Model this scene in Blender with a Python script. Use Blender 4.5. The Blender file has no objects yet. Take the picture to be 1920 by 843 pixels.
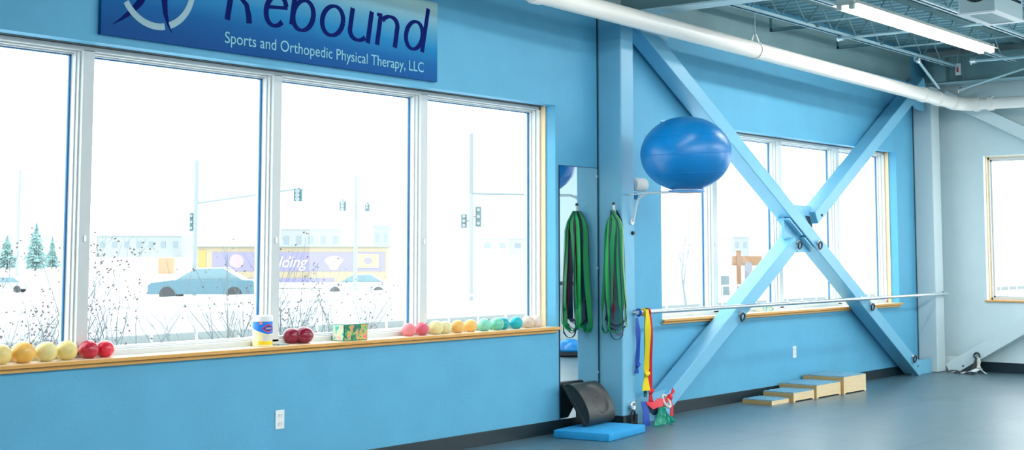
import bpy, bmesh, math, random
from mathutils import Vector, Matrix
random.seed(7)
PI = math.pi
SC = bpy.context.scene
COL = SC.collection

# ------------------------------------------------------------------ camera
F_PX, CX, CY, HOR, CAM_D = 2615.0, 960.0, 244.0, 472.0, 7.05
PITCH = math.atan((HOR - CY) / F_PX)
YAW = math.atan((3046 - 960) / F_PX * math.cos(PITCH))
CAM = Vector((0, -CAM_D, 1.5))
cd = bpy.data.cameras.new('camera'); cam = bpy.data.objects.new('camera', cd); COL.objects.link(cam)
cam.location = CAM
cam.rotation_euler = (PI / 2 + PITCH, 0, YAW - PI / 2)
cd.sensor_width = 36; cd.lens = F_PX / 1920 * 36
cd.shift_y = -(421.5 - CY) / 1920
cd.clip_end = 2000; cd.clip_start = 0.05
SC.camera = cam

# ------------------------------------------------------------------ world, lamps, exposure
SC.view_settings.view_transform = 'Standard'; SC.view_settings.look = 'None'
SC.view_settings.exposure = 0.0; SC.view_settings.gamma = 1.0
SC.view_settings.use_curve_mapping = False
W = bpy.data.worlds.new('overcast_sky'); SC.world = W; W.use_nodes = True
W.node_tree.nodes['Background'].inputs[0].default_value = (0.93, 0.975, 1.0, 1)
W.node_tree.nodes['Background'].inputs[1].default_value = 4.2

def area(name, loc, rot, sx, sy, power, col=(1, 1, 1)):
    l = bpy.data.lights.new(name, 'AREA'); l.shape = 'RECTANGLE'; l.size = sx; l.size_y = sy
    l.energy = power; l.color = col
    o = bpy.data.objects.new(name, l); o.location = loc; o.rotation_euler = rot; COL.objects.link(o)
    return o
# unseen area lamps added as fill to brighten the room and the window wall
area('fill_light_front', (7.5, -11.8, 1.9), (PI / 2, 0, 0), 18, 2.6, 120, (0.93, 0.98, 1.0))
area('fill_light_overhead', (10.0, -4.6, 3.72), (0, 0, 0), 14, 0.5, 310, (0.97, 0.99, 1.0))
area('fill_light_overhead_far', (10.0, -8.6, 3.72), (0, 0, 0), 14, 0.5, 300, (0.97, 0.99, 1.0))
area('fill_light_side', (-3.7, -5.5, 1.9), (PI / 2, 0, -PI / 2), 7, 2.4, 50, (0.95, 0.98, 1.0))
area('fill_light_end', (17.4, -8.4, 1.9), (PI / 2, 0, PI / 2), 5, 2.2, 150, (0.93, 0.98, 1.0))
TUBE_STRENGTH = 36

def fwd():
    fh = Vector((math.cos(YAW), math.sin(YAW), 0))
    return fh * math.cos(PITCH) + Vector((0, 0, math.sin(PITCH)))
RIGHT = Vector((math.sin(YAW), -math.cos(YAW), 0))
UP = RIGHT.cross(fwd())
def ground(u, v, z=-0.5):
    """where the view direction of a photo pixel meets the ground outside"""
    r = fwd() * F_PX + RIGHT * (u - CX) - UP * (v - CY)
    return CAM + r * ((z - CAM.z) / r.z)
def px(p):   # metres per photo pixel at a point
    return (Vector(p) - CAM).dot(fwd()) / F_PX

# ------------------------------------------------------------------ materials
def mat(name, col, rough=0.5, metal=0.0, noise=0.0, nscale=8, bump=0.0, bscale=60, coat=0, spec=None, col2=None, emit=None, trans=0):
    m = bpy.data.materials.new(name); m.use_nodes = True
    nt = m.node_tree; b = nt.nodes['Principled BSDF']
    b.inputs['Roughness'].default_value = rough; b.inputs['Metallic'].default_value = metal
    if coat: b.inputs['Coat Weight'].default_value = coat; b.inputs['Coat Roughness'].default_value = 0.12
    if spec is not None: b.inputs['Specular IOR Level'].default_value = spec
    if trans: b.inputs['Transmission Weight'].default_value = trans
    tc = nt.nodes.new('ShaderNodeTexCoord')
    if noise or col2:
        n = nt.nodes.new('ShaderNodeTexNoise'); n.inputs['Scale'].default_value = nscale; n.inputs['Detail'].default_value = 4
        nt.links.new(tc.outputs['Object'], n.inputs['Vector'])
        r = nt.nodes.new('ShaderNodeValToRGB')
        c2 = col2 or tuple(min(1, c * (1 + noise)) for c in col)
        c1 = col if col2 else tuple(c * (1 - noise) for c in col)
        r.color_ramp.elements[0].color = (*c1, 1); r.color_ramp.elements[1].color = (*c2, 1)
        r.color_ramp.elements[0].position = 0.35; r.color_ramp.elements[1].position = 0.65
        nt.links.new(n.outputs['Fac'], r.inputs['Fac']); nt.links.new(r.outputs[0], b.inputs['Base Color'])
    else:
        b.inputs['Base Color'].default_value = (*col, 1)
    if bump:
        n2 = nt.nodes.new('ShaderNodeTexNoise'); n2.inputs['Scale'].default_value = bscale; n2.inputs['Detail'].default_value = 3
        nt.links.new(tc.outputs['Object'], n2.inputs['Vector'])
        bp = nt.nodes.new('ShaderNodeBump'); bp.inputs['Strength'].default_value = bump; bp.inputs['Distance'].default_value = 0.01
        nt.links.new(n2.outputs['Fac'], bp.inputs['Height']); nt.links.new(bp.outputs[0], b.inputs['Normal'])
    if emit:
        b.inputs['Emission Color'].default_value = (*emit[0], 1); b.inputs['Emission Strength'].default_value = emit[1]
    return m

def wood(name, c1, c2, axis_scale=(2, 30, 30), rough=0.45):
    m = bpy.data.materials.new(name); m.use_nodes = True; nt = m.node_tree; b = nt.nodes['Principled BSDF']
    tc = nt.nodes.new('ShaderNodeTexCoord'); mp = nt.nodes.new('ShaderNodeMapping'); mp.inputs['Scale'].default_value = axis_scale
    n = nt.nodes.new('ShaderNodeTexNoise'); n.inputs['Scale'].default_value = 1.5; n.inputs['Detail'].default_value = 5
    r = nt.nodes.new('ShaderNodeValToRGB')
    r.color_ramp.elements[0].position = 0.3; r.color_ramp.elements[1].position = 0.7
    r.color_ramp.elements[0].color = (*c1, 1); r.color_ramp.elements[1].color = (*c2, 1)
    nt.links.new(tc.outputs['Object'], mp.inputs[0]); nt.links.new(mp.outputs[0], n.inputs[0]); nt.links.new(n.outputs['Fac'], r.inputs[0])
    nt.links.new(r.outputs[0], b.inputs['Base Color']); b.inputs['Roughness'].default_value = rough
    return m

M = {}
M['blue_wall'] = mat('blue_wall_paint', (0.10, 0.40, 0.61), 0.62, noise=0.035, nscale=3, bump=0.12, bscale=45)
M['blue_steel'] = mat('blue_steel_paint', (0.17, 0.475, 0.675), 0.4, noise=0.02, nscale=4)
M['pale_wall'] = mat('pale_wall_paint', (0.70, 0.83, 0.85), 0.6, noise=0.02, nscale=3, bump=0.1, bscale=45)
M['pale_steel'] = mat('pale_steel_paint', (0.68, 0.80, 0.82), 0.4)
M['pillar_pale'] = mat('pillar_pale_paint', (0.56, 0.66, 0.68), 0.45)
M['grey_steel'] = mat('grey_steel_paint', (0.22, 0.36, 0.38), 0.5, noise=0.08, nscale=2)
M['light_steel'] = mat('light_steel_paint', (0.42, 0.62, 0.68), 0.4)
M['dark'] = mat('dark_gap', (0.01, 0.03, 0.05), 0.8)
M['dark_gap_m'] = mat('head_seal', (.10, .10, .10), .8)
M['deck'] = mat('ceiling_deck_paint', (0.30, 0.52, 0.58), 0.45)
M['pipe'] = mat('pipe_white_paint', (0.90, 0.86, 0.80), 0.35)
M['black'] = mat('black_rubber', (0.012, 0.016, 0.02), 0.45)
M['basebd'] = mat('black_baseboard', (0.006, 0.02, 0.028), 0.4)
M['vinyl'] = mat('white_vinyl', (0.66, 0.68, 0.67), 0.35)
M['gasket'] = mat('blue_gasket', (0.03, 0.19, 0.42), 0.5)
M['oak'] = wood('oak_edge', (0.70, 0.33, 0.07), (0.78, 0.40, 0.10))
M['jamb'] = wood('glare_paled_jamb', (.82, .58, .32), (.86, .66, .42), (30, 30, 2))  # jamb wood lightened, the window glare is in its colour
M['sill_top'] = wood('overexposed_oak_top', (0.86, 0.70, 0.50), (0.90, 0.78, 0.60), rough=0.3)  # oak top paled, overexposure by the window light painted in
M['birch'] = wood('birch_ply', (0.80, 0.60, 0.33), (0.86, 0.68, 0.42), (3, 3, 25))
M['birch_shaded'] = wood('birch_ply_shaded', (0.46, 0.29, 0.11), (0.60, 0.40, 0.17), (3, 3, 60))  # darker birch, the shading of the end faces is in the colour
M['carpet'] = mat('blue_grey_carpet', (0.15, 0.36, 0.50), 0.9, noise=0.25, nscale=60, bump=0.5, bscale=200)
M['white'] = mat('white_plastic', (0.85, 0.86, 0.86), 0.4)
M['steel'] = mat('brushed_steel', (0.72, 0.76, 0.78), 0.28, metal=0.9)
M['iron'] = mat('dark_iron', (0.05, 0.06, 0.07), 0.3, metal=0.8)
M['mirror'] = mat('mirror_silver', (0.90, 0.96, 0.96), 0.01, metal=1.0)
M['ball'] = mat('blue_vinyl_ball', (0.0, 0.20, 0.54), 0.32, noise=0.08, nscale=3)
M['pad'] = mat('blue_foam', (0.015, 0.32, 0.66), 0.75, noise=0.05, nscale=10, bump=0.15, bscale=120)
M['board'] = mat('black_moulded_rubber', (0.022, 0.026, 0.026), 0.42, bump=0.1, bscale=150)

# floor: rubber tiles with faint seams
def floor_mat():
    m = bpy.data.materials.new('rubber_floor_tiles'); m.use_nodes = True; nt = m.node_tree; b = nt.nodes['Principled BSDF']
    tc = nt.nodes.new('ShaderNodeTexCoord')
    mp = nt.nodes.new('ShaderNodeMapping'); mp.inputs['Location'].default_value = (0.3, 0.25, 0)
    br = nt.nodes.new('ShaderNodeTexBrick'); br.offset = 0.0
    br.inputs['Scale'].default_value = 1.0; br.inputs['Brick Width'].default_value = 1.2; br.inputs['Row Height'].default_value = 1.2
    br.inputs['Mortar Size'].default_value = 0.006; br.inputs['Mortar Smooth'].default_value = 0.4
    br.inputs['Color1'].default_value = (0.060, 0.130, 0.165, 1); br.inputs['Color2'].default_value = (0.066, 0.140, 0.178, 1)
    br.inputs['Mortar'].default_value = (0.012, 0.03, 0.045, 1)
    nt.links.new(tc.outputs['Object'], mp.inputs[0]); nt.links.new(mp.outputs[0], br.inputs['Vector'])
    n = nt.nodes.new('ShaderNodeTexNoise'); n.inputs['Scale'].default_value = 300
    nt.links.new(tc.outputs['Object'], n.inputs['Vector'])
    mx = nt.nodes.new('ShaderNodeMixRGB'); mx.blend_type = 'MULTIPLY'; mx.inputs[0].default_value = 0.25
    nt.links.new(br.outputs['Color'], mx.inputs[1]); nt.links.new(n.outputs['Color'], mx.inputs[2])
    nt.links.new(mx.outputs[0], b.inputs['Base Color'])
    n2 = nt.nodes.new('ShaderNodeTexNoise'); n2.inputs['Scale'].default_value = 1.3; n2.inputs['Detail'].default_value = 4
    nt.links.new(tc.outputs['Object'], n2.inputs['Vector'])
    rr = nt.nodes.new('ShaderNodeMapRange'); rr.inputs['To Min'].default_value = 0.36; rr.inputs['To Max'].default_value = 0.5
    nt.links.new(n2.outputs['Fac'], rr.inputs[0]); nt.links.new(rr.outputs[0], b.inputs['Roughness'])
    bp = nt.nodes.new('ShaderNodeBump'); bp.inputs['Strength'].default_value = 0.25; bp.inputs['Distance'].default_value = 0.004
    nt.links.new(br.outputs['Fac'], bp.inputs['Height']); bp.invert = True
    nt.links.new(bp.outputs[0], b.inputs['Normal'])
    b.inputs['Specular IOR Level'].default_value = 0.75; b.inputs['Coat Weight'].default_value = 0.35; b.inputs['Coat Roughness'].default_value = 0.28
    return m
M['floor'] = floor_mat()

def glass_mat():
    m = bpy.data.materials.new('window_glass'); m.use_nodes = True; nt = m.node_tree; nt.nodes.clear()
    o = nt.nodes.new('ShaderNodeOutputMaterial'); t = nt.nodes.new('ShaderNodeBsdfTransparent'); g = nt.nodes.new('ShaderNodeBsdfGlossy')
    t.inputs[0].default_value = (0.97, 0.99, 0.99, 1); g.inputs['Roughness'].default_value = 0.0
    mx = nt.nodes.new('ShaderNodeMixShader'); mx.inputs[0].default_value = 0.02
    nt.links.new(t.outputs[0], mx.inputs[1]); nt.links.new(g.outputs[0], mx.inputs[2]); nt.links.new(mx.outputs[0], o.inputs[0])
    return m
M['glass'] = glass_mat()

# ------------------------------------------------------------------ mesh helpers
class MB:
    def __init__(s): s.bm = bmesh.new()
    def box(s, a, b, bev=0.0):
        x0, y0, z0 = [min(p, q) for p, q in zip(a, b)]; x1, y1, z1 = [max(p, q) for p, q in zip(a, b)]
        t = bmesh.new() if bev else s.bm
        v = [t.verts.new(p) for p in ((x0,y0,z0),(x1,y0,z0),(x1,y1,z0),(x0,y1,z0),(x0,y0,z1),(x1,y0,z1),(x1,y1,z1),(x0,y1,z1))]
        for f in ((0,3,2,1),(4,5,6,7),(0,1,5,4),(1,2,6,5),(2,3,7,6),(3,0,4,7)): t.faces.new([v[i] for i in f])
        if bev:
            bmesh.ops.bevel(t, geom=t.edges[:], offset=bev, segments=3, profile=0.5, affect='EDGES')
            s.merge(t)
        return s
    def merge(s, t, mtx=None):
        me = bpy.data.meshes.new('tmp'); t.to_mesh(me); t.free()
        if mtx: me.transform(mtx)
        s.bm.from_mesh(me); bpy.data.meshes.remove(me)
    def obox(s, c, ax, ay, az, bev=0):
        """box from centre and three half-vectors"""
        c, ax, ay, az = map(Vector, (c, ax, ay, az))
        t = bmesh.new(); mb = MB(); mb.box((-1,-1,-1),(1,1,1))
        for v in mb.bm.verts: v.co = c + ax * v.co.x + ay * v.co.y + az * v.co.z
        if bev: bmesh.ops.bevel(mb.bm, geom=mb.bm.edges[:], offset=bev, segments=2, profile=0.5, affect='EDGES')
        bmesh.ops.recalc_face_normals(mb.bm, faces=mb.bm.faces)
        s.merge(mb.bm); return s
    def prism(s, pts, d):
        """closed outline of 3-D points pushed along d"""
        d = Vector(d); a = [s.bm.verts.new(Vector(p)) for p in pts]; b = [s.bm.verts.new(Vector(p) + d) for p in pts]
        n = len(pts); fs = [s.bm.faces.new(a), s.bm.faces.new(list(reversed(b)))]
        for i in range(n): fs.append(s.bm.faces.new((a[i], b[i], b[(i+1) % n], a[(i+1) % n])))
        bmesh.ops.recalc_face_normals(s.bm, faces=fs)
        return s
    def tube(s, pts, r, seg=12, closed=False, radii=None):
        pts = [Vector(p) for p in pts]; n = len(pts); rings = []; prev = None
        for i, p in enumerate(pts):
            if closed: t = pts[(i+1) % n] - pts[i-1]
            else: t = (pts[min(i+1, n-1)] - pts[max(i-1, 0)])
            t.normalize()
            if prev is None:
                u = t.cross(Vector((0, 0, 1)))
                if u.length < 0.1: u = t.cross(Vector((1, 0, 0)))
            else: u = prev - t * prev.dot(t)
            u.normalize(); prev = u; w = t.cross(u)
            rr = radii[i] if radii else r
            rings.append([s.bm.verts.new(p + (u * math.cos(a) + w * math.sin(a)) * rr) for a in [2*PI*k/seg for k in range(seg)]])
        for i in range(n if closed else n-1):
            A, B = rings[i], rings[(i+1) % n]
            for k in range(seg): s.bm.faces.new((A[k], A[(k+1) % seg], B[(k+1) % seg], B[k]))
        if not closed:
            s.bm.faces.new(list(reversed(rings[0]))); s.bm.faces.new(rings[-1])
        return s
    def lathe(s, prof, c=(0, 0, 0), seg=40, axis='Z'):
        c = Vector(c); rings = []
        def P(r, h, a):
            x, y = r*math.cos(a), r*math.sin(a)
            return c + (Vector((x, y, h)) if axis == 'Z' else Vector((x, h, y)) if axis == 'Y' else Vector((h, x, y)))
        for r, h in prof:
            if r < 1e-6: rings.append([s.bm.verts.new(P(0, h, 0))])
            else: rings.append([s.bm.verts.new(P(r, h, 2*PI*k/seg)) for k in range(seg)])
        fs = []
        for A, B in zip(rings, rings[1:]):
            for k in range(seg):
                k2 = (k+1) % seg
                if len(A) == 1 and len(B) == 1: continue
                if len(A) == 1: fs.append(s.bm.faces.new((A[0], B[k], B[k2])))
                elif len(B) == 1: fs.append(s.bm.faces.new((A[k], A[k2], B[0])))
                else: fs.append(s.bm.faces.new((A[k], A[k2], B[k2], B[k])))
        bmesh.ops.recalc_face_normals(s.bm, faces=fs)
        return s
    def ellipsoid(s, c, rx, ry, rz, seg=32, rings=20, rot=None):
        t = bmesh.new(); bmesh.ops.create_uvsphere(t, u_segments=seg, v_segments=rings, radius=1)
        m = Matrix.Translation(c) @ (rot.to_4x4() if rot else Matrix.Identity(4)) @ Matrix.Diagonal((rx, ry, rz, 1))
        s.merge(t, m); return s
    def ribbon(s, pts, wv, th=0.004, closed=False):
        """flat band along pts; wv = half-width vector or one per point"""
        pts = [Vector(p) for p in pts]; n = len(pts)
        W_ = [Vector(w) for w in wv] if isinstance(wv[0], (tuple, list, Vector)) else [Vector(wv)] * n
        rings = []
        for i, p in enumerate(pts):
            t = (pts[(i+1) % n] - pts[i-1]) if closed else (pts[min(i+1, n-1)] - pts[max(i-1, 0)])
            nn = t.cross(W_[i]); nn = nn.normalized() * th / 2 if nn.length > 1e-9 else Vector((0, th/2, 0))
            w = W_[i]
            rings.append([s.bm.verts.new(q) for q in (p - w - nn, p + w - nn, p + w + nn, p - w + nn)])
        fs = []
        for i in range(n if closed else n-1):
            A, B = rings[i], rings[(i+1) % n]
            for k in range(4): fs.append(s.bm.faces.new((A[k], A[(k+1) % 4], B[(k+1) % 4], B[k])))
        if not closed: fs += [s.bm.faces.new(list(reversed(rings[0]))), s.bm.faces.new(rings[-1])]
        bmesh.ops.recalc_face_normals(s.bm, faces=fs)
        return s
    def build(s, name, m, parent=None, smooth=False, origin=None, angle=35):
        me = bpy.data.meshes.new(name)
        if parent is not None:
            off = Vector((0, 0, 0)); p = parent
            while p: off += p.location; p = p.parent
        elif origin is not None: off = Vector(origin)
        else:
            vs = s.bm.verts
            xs = [v.co.x for v in vs]; ys = [v.co.y for v in vs]; zs = [v.co.z for v in vs]
            off = Vector(((min(xs)+max(xs))/2, (min(ys)+max(ys))/2, min(zs)))
        for v in s.bm.verts: v.co -= off
        s.bm.to_mesh(me); s.bm.free()
        if smooth:
            for p in me.polygons: p.use_smooth = True
            try: me.set_sharp_from_angle(angle=math.radians(angle))
            except Exception: pass
        me.materials.append(M[m] if isinstance(m, str) else m)
        o = bpy.data.objects.new(name, me); COL.objects.link(o)
        if parent is not None: o.parent = parent
        else: o.location = off
        return o

def tag(o, label=None, cat=None, group=None, kind=None):
    if label: o['label'] = label
    if cat: o['category'] = cat
    if group: o['group'] = group
    if kind: o['kind'] = kind
    return o
def thing(name, label, cat, loc, group=None, kind=None):
    o = bpy.data.objects.new(name, None); COL.objects.link(o); o.location = loc; o.empty_display_size = 0.1
    return tag(o, label, cat, group, kind)
def struct(o): o['kind'] = 'structure'; return o
def copy_thing(o, loc):
    c = o.copy(); COL.objects.link(c); c.location = loc
    for ch in o.children:
        d = ch.copy(); COL.objects.link(d); d.parent = c
        for g in ch.children:
            e = g.copy(); COL.objects.link(e); e.parent = d
    return c
def text_mesh(txt, size, m, parent, origin, xdir, zdir, name='lettering', sx=1.0, ex=0.002, shear=0.0, width=None):
    """lettering as a mesh lying in the plane of xdir, zdir"""
    cu = bpy.data.curves.new('t', 'FONT'); cu.body = txt; cu.size = size; cu.shear = shear; cu.extrude = ex
    o = bpy.data.objects.new('t', cu); COL.objects.link(o)
    bpy.context.view_layer.update()
    dg = bpy.context.evaluated_depsgraph_get()
    me = bpy.data.meshes.new_from_object(o.evaluated_get(dg))
    bpy.data.objects.remove(o)
    if width:
        xs = [v.co.x for v in me.vertices]; sx = width / (max(xs) - min(xs))
        x0 = min(xs)
    else: x0 = 0
    xd, zd = Vector(xdir).normalized(), Vector(zdir).normalized(); nd = xd.cross(zd)
    mb = MB(); mb.bm.from_mesh(me); bpy.data.meshes.remove(me)
    for v in mb.bm.verts: v.co = Vector(origin) + xd * (v.co.x - x0) * sx + zd * v.co.y + nd * v.co.z
    return mb.build(name, m, parent)

# ================================================================== SETTING
XR, XL, YB, ZC = 17.60, -4.0, -12.0, 4.10      # end wall, back wall, far wall, underside of deck
C1 = (10.088, 10.291); C2 = (17.12, 17.38)     # the two pillars on the window wall
S = 0.876                                      # sill height
WIN = {1: (1.75, 9.462), 2: (11.12, 16.57)}
HEAD = 2.742

b = MB(); b.box((XL-.3, YB-.3, -0.1), (XR+.25, 0.28, 0)); struct(b.build('floor', 'floor', origin=(0, 0, 0)))

b = MB()   # window wall with its two openings
xs = [XL, WIN[1][0], WIN[1][1], WIN[2][0], WIN[2][1], XR+.25]
for i in range(0, 5):
    x0, x1 = xs[i], xs[i+1]
    if i in (1, 3):
        b.box((x0, 0, 0), (x1, .28, S-.005)); b.box((x0, 0, HEAD), (x1, .28, 4.3))
    else: b.box((x0, 0, 0), (x1, .28, 4.3))
bmesh.ops.remove_doubles(b.bm, verts=b.bm.verts, dist=1e-5)
struct(b.build('wall_left', 'blue_wall', origin=(0, 0, 0)))

W3 = (-4.6, -0.72, 0.895, 2.712)   # window in the end wall
b = MB()
b.box((XR, YB, 0), (XR+.25, W3[0], 4.3)); b.box((XR, W3[1], 0), (XR+.25, 0, 4.3))
b.box((XR, W3[0], 0), (XR+.25, W3[1], W3[2]-.005)); b.box((XR, W3[0], W3[3]), (XR+.25, W3[1], 4.3))
struct(b.build('wall_right', 'pale_wall', origin=(XR, 0, 0)))
b = MB(); b.box((XL-.25, YB-.25, 0), (XR+.25, YB, 4.3)); struct(b.build('wall_front', 'pale_wall', origin=(0, YB, 0)))
b = MB(); b.box((XL-.25, YB, 0), (XL, .28, 4.3)); struct(b.build('wall_back', 'pale_wall', origin=(XL, 0, 0)))

# ceiling: corrugated steel deck, ribs running away from the window wall
b = MB(); pitch = 0.19; x = XL; prof = []
while x < XR + .2:
    prof += [(x, ZC), (x+.085, ZC), (x+.105, ZC+.06), (x+.17, ZC+.06)]; x += pitch
for (xa, za), (xb, zb) in zip(prof, prof[1:]):
    v = [b.bm.verts.new(p) for p in ((xa, YB, za), (xb, YB, zb), (xb, .28, zb), (xa, .28, za))]; b.bm.faces.new(v)
bmesh.ops.remove_doubles(b.bm, verts=b.bm.verts, dist=1e-5)
b.box((XL-.2, YB, ZC+.08), (XR+.2, .28, ZC+.2))
struct(b.build('ceiling', 'deck', origin=(0, 0, ZC)))

# baseboards
def bb(name, boxes):
    m_ = MB()
    for a, c in boxes: m_.box(a, c, 0.003)
    struct(m_.build(name, 'basebd'))
bb('baseboard_left', [((XL, -.012, 0), (C1[0]-.004, 0, .105)), ((C1[1], -.012, 0), (C2[0]-.004, 0, .105))])
bb('baseboard_column', [((C1[0]-.01, -.26, 0), (C1[1]+.01, -.001, .10))])
bb('baseboard_right', [((XR-.012, YB, 0), (XR, -.001, .125))])

# ---- windows on the long wall
def long_window(n, x0, x1, mulls, latch=True):
    root = thing('window_%d' % n, None, None, ((x0+x1)/2, .2, S), kind='structure')
    j = MB()                                     # oak lining of the opening
    j.box((x0, .10, S), (x0+.012, .158, HEAD)); j.box((x1-.012, .10, S), (x1, .158, HEAD)); 
    j.build('jamb_lining', 'jamb', root)
    j = MB(); j.box((x0, .112, HEAD-.004), (x1, .15, HEAD)); j.build('head_gap', 'dark_gap_m', root)
    f = MB(); t = .032
    for (a, c, w) in ((.15, .19, .026), (.19, .225, .036), (.225, .30, .044)):     # stepped vinyl profile
        f.box((x0+.004, a, S+.0), (x0+w, c, HEAD-.006)); f.box((x1-w, a, S), (x1-.004, c, HEAD-.006))
        f.box((x0, a, HEAD-.008-w*1.0), (x1, c, HEAD-.008)); f.box((x0, a, S-.003), (x1, c, S+.012+w*.8))
    f.build('window_frame', 'vinyl', root)
    edges = [x0+.044]
    for i, (a, c) in enumerate(mulls):
        m_ = MB()
        for (ya, yb, g) in ((.15, .178, 0.0), (.178, .205, -.010), (.205, .30, -.018)):
            m_.box((a+g, ya, S+.02), (c-g*.6, yb, HEAD-.03))
        mo = m_.build('mullion', 'vinyl', root)
        if latch:
            l = MB(); l.box(((a+c)/2-.008, .143, 1.56), ((a+c)/2+.008, .151, 1.60), .002); l.build('latch', 'steel', mo)
        edges += [a-.018, c+.011]
    edges.append(x1-.044)
    gk = MB(); gl = MB()
    zt, zb = HEAD-.052, S+.044
    for k in range(0, len(edges), 2):
        a, c = edges[k], edges[k+1]
        gk.box((c-.012, .250, zb), (c, .262, zt)); gk.box((a, .250, zt-.008), (c, .262, zt))
        gk.box((a, .250, zb-.002), (c, .262, zb+.003))
        gl.box((a, .254, zb), (c-.012, .260, zt-.008))
    gk.build('gasket', 'gasket', root); gl.build('glass_pane', 'glass', root)
    # sill: pale top board with two-step oak edge
    s_ = MB(); s_.box((x0+.002, -.036, S-.018), (x1-.002, .155, S)); so = s_.build('window_sill', 'sill_top', root)
    e = MB(); e.box((x0-.03, -.046, S-.022), (x1+.022 if n == 1 else x1+.02, -.0365, S+.0005), .003)
    e.box((x0-.02, -.024, S-.046), (x1-.005, -.001, S-.025), .002)
    if n == 1: e.box((x1-.004, -.038, S-.0215), (x1+.020, -.0005, S), .002)
    e.build('sill_edge', 'oak', so)
long_window(1, *WIN[1], [(3.34, 3.42), (4.915, 4.992), (6.432, 6.507), (7.934, 8.012)])
long_window(2, *WIN[2], [(12.325, 12.416), (13.735, 13.821), (15.17, 15.261)])

def end_window():
    y0, y1, z0, z1 = W3
    root = thing('window_3', None, None, (XR+.15, (y0+y1)/2, z0), kind='structure')
    j = MB(); j.box((XR+.08, y1-.012, z0), (XR+.14, y1, z1)); j.box((XR+.08, y0, z0), (XR+.14, y0+.012, z1)); j.box((XR+.08, y0, z1-.01), (XR+.14, y1, z1)); j.build('jamb_lining', 'jamb', root)
    f = MB()
    for (a, c, w) in ((.13, .17, .03), (.17, .22, .05)):
        f.box((XR+a, y1-w, z0), (XR+c, y1-.002, z1-.01)); f.box((XR+a, y0+.002, z0), (XR+c, y0+w, z1-.01))
        f.box((XR+a, y0, z1-.01-w), (XR+c, y1, z1-.01)); f.box((XR+a, y0, z0), (XR+c, y1, z0+w))
    f.build('window_frame', 'vinyl', root)
    m_ = MB(); m_.box((XR+.13, -2.68, z0), (XR+.22, -2.60, z1-.02)); m_.build('mullion', 'vinyl', root)
    g = MB(); g.box((XR+.19, y0+.05, z0+.05), (XR+.196, y1-.05, z1-.06)); g.build('glass_pane', 'glass', root)
    s_ = MB(); s_.box((XR-.03, y0-.02, z0-.02), (XR+.14, y1+.02, z0), .002); s_.build('window_sill', 'oak', root)
end_window()

# ---- pillars
def pillar(n, C, m, label):
    root = thing('pillar', label, 'pillar', (sum(C)/2, -.125, 0), kind='structure')
    b = MB(); b.box((C[0], -.25, .0), (C[1], -.0005, 3.6), .014); b.build('pillar_body', m, root)
    g = MB(); g.box((C[0]-.012, -.004, 0), (C[0]-.0005, -.0003, 3.6)); g.build('gap_shade_strip', 'dark', root)  # dark strip stands in for the shaded gap between wall and pillar
    return root
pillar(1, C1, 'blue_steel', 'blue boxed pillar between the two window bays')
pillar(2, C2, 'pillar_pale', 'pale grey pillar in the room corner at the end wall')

# ---- girders and joists
def ibeam(name, axis, c, lo, hi, z0, z1, label, stiff=(), m='grey_steel', fl=.11):
    """I-section; axis 'x': runs in x at y=c; axis 'y': runs in y at x=c"""
    root = thing(name, label, 'beam', ((lo+hi)/2, c, z0) if axis == 'x' else (c, (lo+hi)/2, z0), kind='structure')
    def B(mb, a0, a1, b0, b1, za, zb):
        if axis == 'x': mb.box((a0, b0, za), (a1, b1, zb))
        else: mb.box((b0, a0, za), (b1, a1, zb))
    w = MB(); B(w, lo, hi, c-.006, c+.006, z0+.015, z1-.015); w.build('web', m, root)
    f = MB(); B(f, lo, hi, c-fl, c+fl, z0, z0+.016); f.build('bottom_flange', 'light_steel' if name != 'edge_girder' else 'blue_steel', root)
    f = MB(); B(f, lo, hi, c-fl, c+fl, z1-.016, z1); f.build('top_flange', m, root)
    for s_ in stiff:
        q = MB(); B(q, s_-.006, s_+.006, c-fl+.01, c-.006, z0+.016, z1-.016); q.build('stiffener', m, root)
    return root
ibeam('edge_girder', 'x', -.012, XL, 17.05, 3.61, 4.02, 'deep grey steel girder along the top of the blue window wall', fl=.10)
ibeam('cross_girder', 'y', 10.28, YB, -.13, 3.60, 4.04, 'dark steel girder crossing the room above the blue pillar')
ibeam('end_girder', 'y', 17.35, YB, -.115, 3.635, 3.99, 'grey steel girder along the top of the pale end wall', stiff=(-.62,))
b = MB(); b.box((17.235, -.40, 3.66), (17.342, -.20, 3.97))
for i in range(7): b.lathe([(.012, -.012), (.012, 0)], (17.235, -.24, 3.70+i*.042), 8, 'X')
tag(b.build('connection_plate', 'grey_steel'), 'bolted steel plate joining the two girders in the ceiling corner', 'plate')

def joist(y, x0, x1, label, m='light_steel'):
    zb, zt = 3.80, 4.085
    root = thing('bar_joist', label, 'joist', ((x0+x1)/2, y, zb), 'open web joists under the deck')
    c = MB(); 
    for s_ in (-1, 1):
        c.box((x0, y+s_*.008, zb), (x1, y+s_*.042, zb+.005)); c.box((x0, y+s_*.008, zb), (x1, y+s_*.013, zb+.035))
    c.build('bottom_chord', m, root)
    c = MB()
    for s_ in (-1, 1):
        c.box((x0-.1, y+s_*.008, zt-.005), (17.32 if x1 > 14 else x1+.1, y+s_*.042, zt)); c.box((x0-.1, y+s_*.008, zt-.035), (17.32 if x1 > 14 else x1+.1, y+s_*.013, zt))
    c.build('top_chord', 'grey_steel', root)
    w = MB(); n = int((x1-x0-.2)/.30); pts = [(x0+.1+i*.30, y, zb+.015 if i % 2 == 0 else zt-.012) for i in range(n)]
    w.tube(pts, .008, 8)
    w.build('web_rods', 'grey_steel', root, smooth=True)
    return root
joist(-.62, 10.45, 17.0, 'open steel joist running just inside the girder over the window bay')
joist(-2.10, 10.45, 17.0, 'open steel joist passing above the ceiling heater')
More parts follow.
